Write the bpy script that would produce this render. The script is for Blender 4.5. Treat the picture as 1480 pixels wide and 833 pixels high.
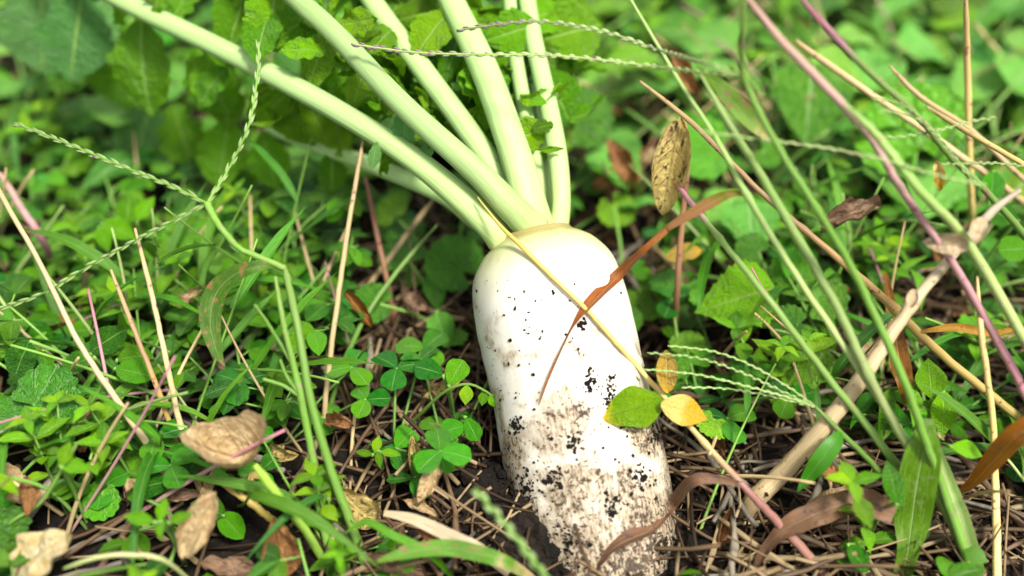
import bpy, math, random
from mathutils import Vector, Matrix, noise
from mathutils.bvhtree import BVHTree
for o in list(bpy.data.objects): bpy.data.objects.remove(o)
S = bpy.context.scene
COL = S.collection
R = random.Random(11)
# ------------------------------------------------------------------ camera
F = 1587.0; PITCH = math.radians(40); CAM = Vector((0, 0, .36))
cam = bpy.data.cameras.new('camera'); camo = bpy.data.objects.new('camera', cam); COL.objects.link(camo)
camo.location = CAM; camo.rotation_euler = (math.radians(90) - PITCH, 0, 0)
cam.sensor_width = 36; cam.lens = 36 * F / 1480; cam.clip_start = .01; cam.clip_end = 200
cam.dof.use_dof = True; cam.dof.focus_distance = .445; cam.dof.aperture_fstop = 3.1
S.camera = camo
# ------------------------------------------------------------------ sky and sun (bright overcast)
SUN_EL, SUN_AZ = math.radians(60), math.radians(140)      # azimuth clockwise from +Y
w = bpy.data.worlds.new('World'); S.world = w; w.use_nodes = True
nt = w.node_tree; nt.nodes.clear()
sky = nt.nodes.new('ShaderNodeTexSky'); sky.sky_type = 'NISHITA'; sky.sun_disc = False
sky.sun_elevation = SUN_EL; sky.sun_rotation = SUN_AZ; sky.dust_density = 4; sky.air_density = 1.2
hs = nt.nodes.new('ShaderNodeHueSaturation'); hs.inputs['Saturation'].default_value = .25
bg = nt.nodes.new('ShaderNodeBackground'); bg.inputs['Strength'].default_value = .05
ow = nt.nodes.new('ShaderNodeOutputWorld')
nt.links.new(sky.outputs[0], hs.inputs['Color']); nt.links.new(hs.outputs[0], bg.inputs[0]); nt.links.new(bg.outputs[0], ow.inputs[0])
sun = bpy.data.lights.new('sun', 'SUN'); sun.energy = 1.5; sun.angle = math.radians(11); sun.color = (1, .96, .89)
suno = bpy.data.objects.new('sun', sun); COL.objects.link(suno)
sd = Vector((math.sin(SUN_AZ) * math.cos(SUN_EL), math.cos(SUN_AZ) * math.cos(SUN_EL), math.sin(SUN_EL)))
suno.rotation_euler = sd.to_track_quat('Z', 'Y').to_euler(); suno.location = (0, 0, 5)
S.view_settings.view_transform = 'Standard'; S.view_settings.look = 'None'
S.view_settings.gamma = 1; S.view_settings.use_curve_mapping = False
S.view_settings.exposure = 2.2
S.render.engine = 'CYCLES'; S.cycles.max_bounces = 6; S.cycles.diffuse_bounces = 3; S.cycles.glossy_bounces = 2; S.cycles.transmission_bounces = 4
S.render.resolution_x = 1024; S.render.resolution_y = 576
# ------------------------------------------------------------------ pixel helpers (a pixel gives a direction only)
FW = Vector((0, math.cos(PITCH), -math.sin(PITCH))); UP = Vector((0, math.sin(PITCH), math.cos(PITCH))); RT = Vector((1, 0, 0))
def ray(px, py): return FW + RT * ((px - 740) / F) + UP * ((416.5 - py) / F)
def D(px, py, d): return CAM + ray(px, py) * d
def G(px, py, z):
    r = ray(px, py); return CAM + r * ((z - CAM.z) / r.z)
def proj(p):
    q = p - CAM; d = q.dot(FW); return 740 + F * q.x / d, 416.5 - F * q.dot(UP) / d, d
def dep(p): return (p - CAM).dot(FW)
def smooth(a, b, x):
    t = min(1, max(0, (x - a) / (b - a))); return t * t * (3 - 2 * t)
def hgt(x, y):
    h = .006 * noise.noise(Vector((x * 9, y * 9, 1.3))) + .003 * noise.noise(Vector((x * 31, y * 31, 4.1)))
    h += .012 * math.exp(-(((x - .005) / .028) ** 2 + ((y - .292) / .032) ** 2))
    h += .012 * math.exp(-(((x + .12) / .12) ** 2 + ((y - .36) / .10) ** 2))
    return h
def onground(px, py):
    p = G(px, py, 0)
    for _ in range(4): p = G(px, py, hgt(p.x, p.y))
    return p
# ------------------------------------------------------------------ object helpers
def mesh(name, V, Fc, UV=None, mats=(), smoothed=True, mi=None):
    m = bpy.data.meshes.new(name); m.from_pydata([tuple(v) for v in V], [], Fc)
    if UV:
        lay = m.uv_layers.new(name='UVMap'); idx = [0] * len(m.loops); m.loops.foreach_get('vertex_index', idx)
        buf = []
        for i in idx: buf += UV[i]
        lay.data.foreach_set('uv', buf)
    for k in mats: m.materials.append(k)
    if smoothed: m.polygons.foreach_set('use_smooth', [True] * len(m.polygons))
    m.update(); return m
def ob(name, me, parent=None, mat=None, M=None):
    o = bpy.data.objects.new(name, me); COL.objects.link(o)
    if parent: o.parent = parent
    if mat and not me.materials: me.materials.append(mat)
    if M is not None: o.matrix_basis = M
    return o
def tag(o, label, cat, group=None, kind=None):
    if label: o['label'] = label
    if cat: o['category'] = cat
    if group: o['group'] = group
    if kind: o['kind'] = kind
    return o
def thing(name, loc, label, cat, group=None):
    e = bpy.data.objects.new(name, None); COL.objects.link(e); e.location = loc; e.empty_display_size = .01
    return tag(e, label, cat, group)
def spline(P, n):
    """Catmull-Rom through P (tuples of any length), n steps per span"""
    out = []
    for i in range(len(P) - 1):
        p0 = P[max(0, i - 1)]; p1 = P[i]; p2 = P[i + 1]; p3 = P[min(len(P) - 1, i + 2)]
        for k in range(n):
            t = k / n
            out.append(tuple(.5 * (2 * b + (c - a) * t + (2 * a - 5 * b + 4 * c - d) * t * t + (3 * b - a - 3 * c + d) * t ** 3) for a, b, c, d in zip(p0, p1, p2, p3)))
    out.append(tuple(P[-1])); return out
class MB:
    def __init__(s): s.V = []; s.F = []; s.U = []
    def tube(s, pts, rad, ns=6, cap=True, flat=1.0, u0=0, u1=1):
        n = len(pts); pts = [Vector(p) for p in pts]; b = len(s.V); prev = None
        for i, p in enumerate(pts):
            t = (pts[min(n - 1, i + 1)] - pts[max(0, i - 1)])
            t = t.normalized() if t.length > 1e-9 else Vector((0, 0, 1))
            if prev is None:
                a = t.orthogonal().normalized()
            else:
                a = prev - t * prev.dot(t); a = a.normalized() if a.length > 1e-6 else t.orthogonal().normalized()
            prev = a; c = t.cross(a)
            for k in range(ns):
                th = 2 * math.pi * k / ns
                s.V.append(p + (a * math.cos(th) + c * math.sin(th) * flat) * rad[i]); s.U.append((u0 + (u1 - u0) * i / max(1, n - 1), k / ns))
        for i in range(n - 1):
            for k in range(ns):
                k2 = (k + 1) % ns
                s.F.append((b + i * ns + k, b + i * ns + k2, b + (i + 1) * ns + k2, b + (i + 1) * ns + k))
        if cap:
            s.F.append(tuple(b + k for k in range(ns))[::-1]); s.F.append(tuple(b + (n - 1) * ns + k for k in range(ns)))
    def grid(s, f, nu, nv):
        b = len(s.V)
        for i in range(nu + 1):
            for j in range(nv + 1):
                u = i / nu; v = j / nv
                s.V.append(Vector(f(u, v))); s.U.append((v, u))
        for i in range(nu):
            for j in range(nv):
                a = b + i * (nv + 1) + j
                s.F.append((a, a + 1, a + nv + 2, a + nv + 1))
    def blob(s, c, r, rr, sq=(1, 1, 1)):
        b = len(s.V); g = (1 + 5 ** .5) / 2
        I = [(-1, g, 0), (1, g, 0), (-1, -g, 0), (1, -g, 0), (0, -1, g), (0, 1, g), (0, -1, -g), (0, 1, -g), (g, 0, -1), (g, 0, 1), (-g, 0, -1), (-g, 0, 1)]
        for v in I:
            v = Vector(v).normalized() * r * rr.uniform(.65, 1.25)
            s.V.append(Vector(c) + Vector((v.x * sq[0], v.y * sq[1], v.z * sq[2]))); s.U.append((rr.random(), rr.random()))
        for f in [(0, 11, 5), (0, 5, 1), (0, 1, 7), (0, 7, 10), (0, 10, 11), (1, 5, 9), (5, 11, 4), (11, 10, 2), (10, 7, 6), (7, 1, 8), (3, 9, 4), (3, 4, 2), (3, 2, 6), (3, 6, 8), (3, 8, 9), (4, 9, 5), (2, 4, 11), (6, 2, 10), (8, 6, 7), (9, 8, 1)]:
            s.F.append(tuple(b + i for i in f))
    def add(s, me_V, me_F, me_U, M):
        b = len(s.V)
        s.V += [M @ v for v in me_V]; s.F += [tuple(b + i for i in f) for f in me_F]; s.U += me_U
    def build(s, name, mat, parent=None, off=None, smoothed=True):
        V = s.V if off is None else [v - off for v in s.V]
        return ob(name, mesh(name, V, s.F, s.U, (mat,), smoothed), parent)
    def me(s, name, mat): return mesh(name, s.V, s.F, s.U, (mat,))
# ------------------------------------------------------------------ material helpers
class N:
    def __init__(s, name):
        s.m = bpy.data.materials.new(name); s.m.use_nodes = True; s.t = s.m.node_tree; s.t.nodes.clear()
        s.out = s.n('ShaderNodeOutputMaterial')
    def n(s, ty, **kw):
        x = s.t.nodes.new(ty)
        for k, v in kw.items(): setattr(x, k, v)
        return x
    def put(s, inp, v):
        if isinstance(v, bpy.types.NodeSocket): s.t.links.new(v, inp)
        else:
            if isinstance(v, (tuple, list)) and len(v) == 3 and inp.type == 'RGBA': v = (*v, 1)
            inp.default_value = v
    def math(s, op, a, b=0.0, c=None, clamp=False):
        x = s.n('ShaderNodeMath', operation=op, use_clamp=clamp); s.put(x.inputs[0], a); s.put(x.inputs[1], b)
        if c is not None: s.put(x.inputs[2], c)
        return x.outputs[0]
    def step(s, v, a, b, lo=0.0, hi=1.0):
        x = s.n('ShaderNodeMapRange', interpolation_type='SMOOTHSTEP'); s.put(x.inputs[0], v)
        for i, k in enumerate((a, b, lo, hi)): s.put(x.inputs[i + 1], k)
        return x.outputs[0]
    def mix(s, f, a, b, bt='MIX'):
        x = s.n('ShaderNodeMix', data_type='RGBA', blend_type=bt); s.put(x.inputs[0], f); s.put(x.inputs[6], a); s.put(x.inputs[7], b)
        return x.outputs[2]
    def noise(s, co, sc, det=3, rough=.55, dist=0):
        x = s.n('ShaderNodeTexNoise'); s.put(x.inputs['Vector'], co); s.put(x.inputs['Scale'], sc); s.put(x.inputs['Detail'], det); s.put(x.inputs['Roughness'], rough); s.put(x.inputs['Distortion'], dist)
        return x.outputs[0]
    def mapping(s, co, scale=(1, 1, 1), loc=(0, 0, 0)):
        x = s.n('ShaderNodeMapping'); s.put(x.inputs[0], co); x.inputs['Scale'].default_value = scale; x.inputs['Location'].default_value = loc
        return x.outputs[0]
    def obj(s): return s.n('ShaderNodeTexCoord').outputs['Object']
    def uv(s):
        x = s.n('ShaderNodeSeparateXYZ'); s.put(x.inputs[0], s.n('ShaderNodeTexCoord').outputs['UV']); return x.outputs[0], x.outputs[1]
    def rand(s): return s.n('ShaderNodeObjectInfo').outputs['Random']
    def bump(s, h, st, dist): 
        x = s.n('ShaderNodeBump'); s.put(x.inputs['Strength'], st); s.put(x.inputs['Distance'], dist); s.put(x.inputs['Height'], h); return x.outputs[0]
    def ramp(s, v, stops):
        x = s.n('ShaderNodeValToRGB'); r = x.color_ramp
        while len(r.elements) < len(stops): r.elements.new(.5)
        for e, (p, c) in zip(r.elements, stops): e.position = p; e.color = (*c, 1)
        s.put(x.inputs[0], v); return x.outputs[0]
    def bsdf(s, col, rough=.5, normal=None, trans=0, tcol=None, spec=.5, sss=0):
        p = s.n('ShaderNodeBsdfPrincipled'); s.put(p.inputs['Base Color'], col); s.put(p.inputs['Roughness'], rough); s.put(p.inputs['Specular IOR Level'], spec)
        if normal is not None: s.put(p.inputs['Normal'], normal)
        if sss:
            p.inputs['Subsurface Weight'].default_value = sss; p.inputs['Subsurface Radius'].default_value = (1, .8, .45); p.inputs['Subsurface Scale'].default_value = .004
        o = p.outputs[0]
        if trans:
            t = s.n('ShaderNodeBsdfTranslucent'); s.put(t.inputs[0], tcol if tcol is not None else col)
            if normal is not None: s.put(t.inputs[1], normal)
            x = s.n('ShaderNodeMixShader'); x.inputs[0].default_value = trans; s.t.links.new(o, x.inputs[1]); s.t.links.new(t.outputs[0], x.inputs[2]); o = x.outputs[0]
        s.t.links.new(o, s.out.inputs[0]); return s.m
def leaf_mat(name, dark, light, vein, nv=6, slant=.35, trans=.35, rough=.42, spot=None, tip=None, tipat=.6, vw=.07, vstr=.5, osc=0, spec=.38):
    k = N(name); x, t = k.uv(); co = k.obj()
    if osc: co = k.mapping(co, (osc, osc, osc))
    a = k.math('MULTIPLY', k.math('ABSOLUTE', k.math('SUBTRACT', x, .5)), 2.0)
    mid = k.step(a, .015, .07, 1, 0)
    sv = k.math('PINGPONG', k.math('MULTIPLY', k.math('SUBTRACT', t, k.math('MULTIPLY', a, slant)), float(nv)), .5)
    side = k.step(sv, 0, vw, 1, 0)
    rnd = k.rand(); f = k.noise(co, 3.5, 3)
    f = k.math('ADD', k.math('MULTIPLY', f, .9), k.math('MULTIPLY', k.math('SUBTRACT', rnd, .5), .9), clamp=True)
    dark = tuple(q_ * .6 for q_ in dark); col = k.mix(f, dark, light)
    h = k.n('ShaderNodeHueSaturation'); k.put(h.inputs['Hue'], k.step(k.math('FRACT', k.math('MULTIPLY', rnd, 7.13)), 0, 1, .485, .515)); h.inputs['Saturation'].default_value = 1.28; k.put(h.inputs['Color'], col); col = h.outputs[0]
    fine = k.noise(co, 22, 3)
    col = k.mix(k.step(fine, .45, .75, 0, .25), col, light)
    if osc:
        cx = k.n('ShaderNodeCombineXYZ'); k.put(cx.inputs[0], k.math('MULTIPLY', x, 16.0)); k.put(cx.inputs[1], k.math('MULTIPLY', t, 5.0)); k.put(cx.inputs[2], rnd)
        ln = k.noise(cx.outputs[0], 1.6, 4, .6); fine = k.math('ADD', k.math('MULTIPLY', fine, .4), k.math('MULTIPLY', ln, .8))
        col = k.mix(k.step(ln, .3, .68, .55, 0), col, k.mix(1.0, col, (.45, .45, .4), 'MULTIPLY'))
        col = k.mix(k.step(ln, .52, .75, 0, .3), col, vein)
    if spot: col = k.mix(k.step(k.noise(co, 7, 4, .65), .56, .64), col, spot)
    if tip: col = k.mix(k.step(k.math('ADD', t, k.math('MULTIPLY', k.math('SUBTRACT', f, .5), .5)), tipat, tipat + .25), col, tip)
    vm = k.math('MAXIMUM', mid, k.math('MULTIPLY', side, vstr))
    col = k.mix(k.math('MULTIPLY', vm, .6), col, vein)
    hgt_ = k.math('SUBTRACT', k.math('MULTIPLY', fine, .5), k.math('ADD', vm, k.math('MULTIPLY', side, .5)))
    nrm = k.bump(hgt_, .5, .03 if not osc else .0012)
    tc = k.mix(.5, col, (light[0] * 1.3, light[1] * 1.25, light[2] * .6))
    return k.bsdf(col, k.step(fine, .3, .7, rough - .08, rough + .1), nrm, trans * .75, tc, spec)
def round_mat(name, dark, light, vein, nv=9, trans=.35, rough=.5):
    k = N(name); x, r = k.uv(); co = k.obj()
    sv = k.math('PINGPONG', k.math('MULTIPLY', x, float(nv)), .5)
    wv = k.step(sv, 0, k.math('DIVIDE', .035, k.math('ADD', r, .12)), 1, 0)
    net = k.n('ShaderNodeTexVoronoi', feature='DISTANCE_TO_EDGE'); k.put(net.inputs['Vector'], co); net.inputs['Scale'].default_value = 9
    nn = k.step(net.outputs[0], .0, .10, 1, 0)
    rnd = k.rand(); f = k.math('ADD', k.math('MULTIPLY', k.noise(co, 3, 3), .9), k.math('MULTIPLY', k.math('SUBTRACT', rnd, .5), .9), clamp=True)
    dark = tuple(q_ * .6 for q_ in dark); col = k.mix(f, dark, light)
    h = k.n('ShaderNodeHueSaturation'); h.inputs['Saturation'].default_value = 1.25; k.put(h.inputs['Hue'], k.step(k.math('FRACT', k.math('MULTIPLY', rnd, 5.3)), 0, 1, .48, .512)); k.put(h.inputs['Color'], col); col = h.outputs[0]
    vm = k.math('MAXIMUM', wv, k.math('MULTIPLY', nn, .25))
    col = k.mix(k.math('MULTIPLY', vm, .5), col, vein)
    nrm = k.bump(k.math('SUBTRACT', k.math('MULTIPLY', k.noise(co, 9, 2), .7), vm), .45, .03)
    return k.bsdf(col, rough, nrm, trans * .7, k.mix(.5, col, (light[0] * 1.3, light[1] * 1.2, light[2] * .6)), spec=.5)
def stem_mat(name, stops, rough=.45, streak=.25, dark=None, sc=1.0, trans=0, spec=.25):
    k = N(name); u, v = k.uv(); co = k.obj()
    f = k.noise(co, 60 * sc, 3)
    col = k.ramp(k.math('ADD', u, k.math('MULTIPLY', k.math('SUBTRACT', f, .5), .12), clamp=True), stops)
    cx = k.n('ShaderNodeCombineXYZ'); k.put(cx.inputs[0], k.math('MULTIPLY', u, 6.0)); k.put(cx.inputs[1], k.math('MULTIPLY', v, 14.0)); k.put(cx.inputs[2], k.rand())
    st = k.noise(cx.outputs[0], 2.0, 3)
    col = k.mix(k.step(st, .35, .7, streak, 0), col, k.mix(1.0, col, (.45, .42, .36), 'MULTIPLY'))
    if dark: col = k.mix(k.step(k.noise(co, 240 * sc, 4, .7), .60, .67), col, dark)
    h = k.n('ShaderNodeHueSaturation'); k.put(h.inputs['Value'], k.step(k.rand(), 0, 1, .75, 1.2)); k.put(h.inputs['Color'], col); col = h.outputs[0]
    return k.bsdf(col, rough, k.bump(st, .35, .0006), trans, spec=spec)
def dry_mat(name, a, b, c, spots=(.03, .02, .012), sp=.6, trans=.25, rough=.6):
    k = N(name); x, t = k.uv(); co = k.obj()
    aa = k.math('MULTIPLY', k.math('ABSOLUTE', k.math('SUBTRACT', x, .5)), 2.0)
    sv = k.math('PINGPONG', k.math('MULTIPLY', k.math('SUBTRACT', t, k.math('MULTIPLY', aa, .3)), 7.0), .5)
    vm = k.math('MAXIMUM', k.step(aa, .02, .08, 1, 0), k.step(sv, 0, .1, .5, 0))
    n1 = k.noise(co, 2.6, 5, .6, .6)
    col = k.mix(k.step(n1, .35, .62), a, b); col = k.mix(k.step(k.noise(co, 5.5, 4, .6), .5, .66, 0, .8), col, c)
    col = k.mix(k.step(k.noise(co, 11, 5, .7), sp, sp + .07), col, spots)
    col = k.mix(k.math('MULTIPLY', vm, .3), col, c)
    return k.bsdf(col, rough, k.bump(k.math('ADD', k.noise(co, 9, 5), vm), .5, .025), trans)
# ------------------------------------------------------------------ ground
def ground_mat():
    k = N('soil'); co = k.obj()
    n1 = k.noise(co, 45, 5, .65); n2 = k.noise(co, 320, 5, .7)
    col = k.mix(k.step(n1, .35, .65), (.007, .006, .005), (.02, .015, .011)); col = k.mix(k.step(n2, .55, .75, 0, .6), col, (.045, .032, .022))
    return k.bsdf(col, .9, k.bump(k.math('ADD', n2, n1), .9, .004), spec=.12)
SOIL = ground_mat()
def ground():
    V = []; Fc = []
    xs = sorted(set([-40, -20, -10, -5, -3, -2, -1.4] + [round(-1 + i * .014, 4) for i in range(144)] + [1.4, 2, 3, 5, 10, 20, 40]))
    ys = sorted(set([-40, -20, -10, -5, -2, -1, -.4] + [round(0 + i * .014, 4) for i in range(108)] + [1.7, 2.2, 3, 5, 10, 20, 40, 80]))
    for y in ys:
        for x in xs: V.append((x, y, hgt(x, y) + .002 * noise.noise(Vector((x * 80, y * 80, 0)))))
    nx = len(xs)
    for j in range(len(ys) - 1):
        for i in range(nx - 1): a = j * nx + i; Fc.append((a, a + 1, a + nx + 1, a + nx))
    o = ob('ground', mesh('ground', V, Fc, None, (SOIL,))); o['kind'] = 'structure'
    o['label'] = 'dark damp garden soil under the weeds'
ground()
# ------------------------------------------------------------------ the radish root
RC = D(773, 334, .462); RB = D(876, 810, .448)
AX = (RB - RC).normalized(); PXM = .455 / F
prof = [(0, 1), (0, 46), (8, 56), (18, 72), (30, 86), (55, 103), (85, 110), (130, 113.5), (200, 113), (260, 113), (330, 115.5), (400, 114), (500, 106), (640, 88), (760, 60), (850, 25), (870, 3)]
prof = [(a * PXM, b * PXM) for a, b in prof]
def root_mat():
    k = N('radish_skin'); co = k.obj(); u, v = k.uv()
    s = k.math('MULTIPLY', v, .25)                      # metres from the crown
    col = k.mix(k.noise(co, 60, 3), (.60, .575, .485), (.66, .635, .55))
    col = k.mix(k.step(s, .0, .032, .9, 0), col, (.40, .42, .15))
    col = k.mix(k.step(s, .0015, .006, .85, 0), col, (.26, .20, .06))
    cx = k.n('ShaderNodeCombineXYZ'); k.put(cx.inputs[0], k.math('MULTIPLY', u, 110.0)); k.put(cx.inputs[1], k.math('MULTIPLY', v, 26.0))
    strk = k.noise(cx.outputs[0], 1.7, 5, .7)
    patch = k.noise(co, 42, 4, .62, .4); patch2 = k.noise(k.mapping(co, loc=(4, 8, 1)), 100, 4, .65, .5)
    lev = k.math('MULTIPLY', k.math('SUBTRACT', s, .076), 3.4)
    pl = k.math('ADD', k.math('ADD', k.math('MULTIPLY', patch, 1.0), k.math('MULTIPLY', k.math('SUBTRACT', patch2, .5), .5)), lev)
    grime = k.step(pl, .42, .72)
    col = k.mix(k.math('MULTIPLY', k.step(pl, .34, .62), .7), col, (.30, .22, .115))
    col = k.mix(k.math('MULTIPLY', grime, k.step(strk, .42, .60)), col, (.14, .08, .033))
    col = k.mix(k.math('MULTIPLY', k.math('MULTIPLY', grime, k.step(strk, .54, .64)), .85), col, (.05, .03, .015))
    m1 = k.noise(k.mapping(co, loc=(1, 2, 3)), 300, 5, .66, .8); m2 = k.noise(k.mapping(co, loc=(3, 1, 7)), 700, 3, .6, .4); m3 = k.noise(k.mapping(co, loc=(9, 5, 2)), 120, 8, .72, .8)
    base_l = k.step(s, .02, .11, 0, 1)
    g2 = k.math('ADD', k.math('MULTIPLY', grime, .13), k.math('MULTIPLY', base_l, .045))
    d1 = k.step(k.math('ADD', m1, g2), .725, .745)
    d2 = k.step(k.math('ADD', m2, g2), .71, .735)
    d3 = k.step(k.math('ADD', k.math('ADD', m3, k.math('MULTIPLY', k.math('SUBTRACT', patch2, .5), .25)), k.math('MULTIPLY', g2, 1.15)), .76, .79)
    d = k.math('MAXIMUM', d1, k.math('MAXIMUM', d2, d3))
    d = k.math('MULTIPLY', d, k.step(s, .010, .028))
    col = k.mix(k.math('MULTIPLY', d, .95), col, k.mix(m2, (.018, .013, .009), (.075, .05, .032)))
    nrm = k.bump(k.math('ADD', k.math('MULTIPLY', d, .8), k.math('MULTIPLY', strk, .12)), .7, .0012)
    return k.bsdf(col, k.mix(d, (.34, .34, .34), (.9, .9, .9)), nrm, spec=.45, sss=.12)
def make_root():
    sp = spline(prof, 6); ns = 96
    a = AX.orthogonal().normalized(); a = (RT - AX * RT.dot(AX)).normalized(); b = AX.cross(a)
    V = []; U = []; Fc = []
    for i, (s, r) in enumerate(sp):
        r = max(r, .0004)
        for k in range(ns):
            th = 2 * math.pi * k / ns
            q = Vector((math.cos(th) * 1.3, math.sin(th) * 1.3, s * 26))
            rr = r * (1 + .018 * noise.noise(q) + .004 * noise.noise(q * 4)) - .0006 * max(0, noise.noise(Vector((math.cos(th) * .7 + 5, math.sin(th) * .7, s * 190)))) * smooth(.02, .06, s)
            V.append(RC + AX * s + (a * math.cos(th) + b * math.sin(th)) * rr); U.append((k / ns, s / .25))
    n = len(sp)
    for i in range(n - 1):
        for k in range(ns):
            k2 = (k + 1) % ns; Fc.append((i * ns + k, i * ns + k2, (i + 1) * ns + k2, (i + 1) * ns + k))
    Fc.append(tuple(range(ns))[::-1]); Fc.append(tuple((n - 1) * ns + k for k in range(ns)))
    return V, Fc, U
rb = RC + AX * (.36 / .25 * .1); ROOT_E = Vector((RB.x, RB.y, hgt(RB.x, RB.y)))
radish = thing('daikon_radish', ROOT_E, 'fat white daikon radish smeared with soil, pulled half out of the ground', 'radish')
V, Fc, U = make_root()
bvh = BVHTree.FromPolygons([tuple(v) for v in V], Fc)
ob('root', mesh('root', [v - ROOT_E for v in V], Fc, U, (root_mat(),)), radish)['label'] = 'white root speckled with black soil'
def onroot(px, py, off=0.0):
    r = ray(px, py); l = r.length; h = bvh.ray_cast(CAM, r.normalized())
    d = h[3] / l if h[0] is not None else dep(RC + AX * .08) 
    return D(px, py, d - off)
cr = MB(); rr = random.Random(5)
for _ in range(800):                                     # soil crumbs stuck to the skin
    py = 560 + 290 * rr.random() ** .6 if rr.random() < .6 else rr.uniform(400, 580); px = rr.uniform(685, 985)
    h = bvh.ray_cast(CAM, ray(px, py).normalized())
    if h[0] is None: continue
    if noise.noise(h[0] * 55) + noise.noise(h[0] * 140) * .5 < -.05: continue
    q_ = .00016 + .0007 * rr.random() ** 3; cr.blob(h[0], q_, rr, (rr.uniform(.7, 1.5), rr.uniform(.7, 1.6), 1))
for px, py, n_, sp_ in [(746, 616, 26, 7), (852, 552, 22, 8), (882, 575, 30, 12), (948, 628, 26, 9), (884, 732, 26, 9), (800, 690, 20, 10), (925, 690, 26, 12), (760, 705, 40, 14), (830, 640, 12, 8), (960, 790, 40, 14), (905, 610, 16, 8), (820, 780, 20, 12), (700, 560, 18, 6), (842, 468, 8, 5)]:
    for _ in range(int(n_ * 2.2)):
        h = bvh.ray_cast(CAM, ray(rr.gauss(px, sp_ * .6), rr.gauss(py, sp_)).normalized())
        if h[0] is not None: q_ = rr.uniform(.0003, .0008) + .0006 * rr.random() ** 4; cr.blob(h[0] - h[1] * (q_ * .45 if h[1].dot(CAM - h[0]) > 0 else -q_ * .45), q_, rr, (rr.uniform(.7, 1.5), rr.uniform(.7, 1.5), 1))
cr.build('soil_crumbs', SOIL, radish, ROOT_E)['kind'] = 'stuff'
# ------------------------------------------------------------------ radish leaf stalks and leaflets
STALK = stem_mat('radish_stalk', [(0, (.50, .56, .22)), (.10, (.38, .52, .185)), (.5, (.32, .475, .18)), (1, (.30, .46, .15))], .5, .3, spec=.22)
def radish_leaf_mat(name, dk, lt): return leaf_mat(name, dk, lt, (.34, .52, .14), 7, .5, .48, .38, vw=.05, vstr=.25)
RL = radish_leaf_mat('radish_leaflet', (.09, .25, .010), (.20, .42, .02))
RL2 = radish_leaf_mat('radish_leaflet_blue', (.11, .26, .085), (.21, .39, .17))
def leaf_geo(prof_w, nu=14, nv=6, teeth=0, tdep=.1, fold=.25, droop=.25, curl=0, wave=0, seed=0, twist=0):
    """unit leaf: base at origin, tip at +Y, normal +Z; prof_w(t) is the half width"""
    m = MB()
    def f(t, v):
        s = v * 2 - 1
        wd = prof_w(t)
        if teeth:
            ph = (t * teeth) % 1
            wd *= 1 - tdep * (ph if abs(s) > .3 else .5) * (1 if t < .97 else 0)
        th = curl * s * 1.0
        x = s * wd * (math.cos(th) if curl else 1); z = abs(s) * wd * fold + (wd * (1 - math.cos(th)) * 1.2 if curl else 0)
        z += -droop * t * t + wave * noise.noise(Vector((s * 1.7 + seed, t * 5, seed * 3.1))) * (abs(s) * .8 + .2)
        y = t - droop * droop * .5 * t * t
        if twist: c, n_ = math.cos(twist * t), math.sin(twist * t); x, z = x * c - z * n_, x * n_ + z * c
        return x, y, z
    m.grid(f, nu, nv); return m
def leaf_mesh(name, mat, prof_w, **k): return leaf_geo(prof_w, **k).me(name, mat)
def W(pts):
    sp = spline([tuple(p) for p in pts], 8)
    def f(t):
        for i in range(len(sp) - 1):
            if sp[i][0] <= t <= sp[i + 1][0] + 1e-9:
                a, b = sp[i], sp[i + 1]; return max(.0, a[1] + (b[1] - a[1]) * (t - a[0]) / max(1e-9, b[0] - a[0]))
        return 0
    return f
def frame(pos, tip, nrm, size):
    y = Vector(tip).normalized(); z = Vector(nrm); z = z - y * z.dot(y)
    z = z.normalized() if z.length > 1e-5 else y.orthogonal().normalized()
    x = y.cross(z); sx, sy, sz = size if isinstance(size, tuple) else (size,) * 3
    M = Matrix(((x.x * sx, y.x * sy, z.x * sz, pos[0]), (x.y * sx, y.y * sy, z.y * sz, pos[1]), (x.z * sx, y.z * sy, z.z * sz, pos[2]), (0, 0, 0, 1)))
    return M
wr = W([(0, .02), (.08, .10), (.25, .22), (.5, .30), (.72, .25), (.9, .11), (1, 0)])
wr2 = W([(0, .03), (.1, .17), (.22, .15), (.35, .28), (.5, .25), (.62, .30), (.8, .2), (.92, .09), (1, 0)])
RLM = [leaf_mesh('radish_leaflet', m_, p_, nu=30, nv=10, teeth=t_ - 2, tdep=.15, fold=.18, droop=d_, wave=w_, seed=s_)
       for s_, (m_, p_, t_, d_, w_) in enumerate([(RL, wr, 7, .25, .10), (RL, wr2, 6, .35, .14), (RL2, wr, 8, .2, .08), (RL2, wr2, 6, .5, .16), (RL, wr2, 5, -.2, .2)])]
RLM += [leaf_mesh('radish_lobe', RL, p_, nu=22, nv=8, teeth=3, tdep=.2, fold=.35, droop=d_, curl=c_, wave=.2, seed=70 + i, twist=t_) for i, (p_, d_, c_, t_) in enumerate([(wr, .6, .9, 1.2), (wr2, .9, 1.1, -1.6), (wr, -.5, .8, 2.2), (wr2, .4, 1.3, .8)])]
def pxr(px, d): return px * d / F
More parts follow.
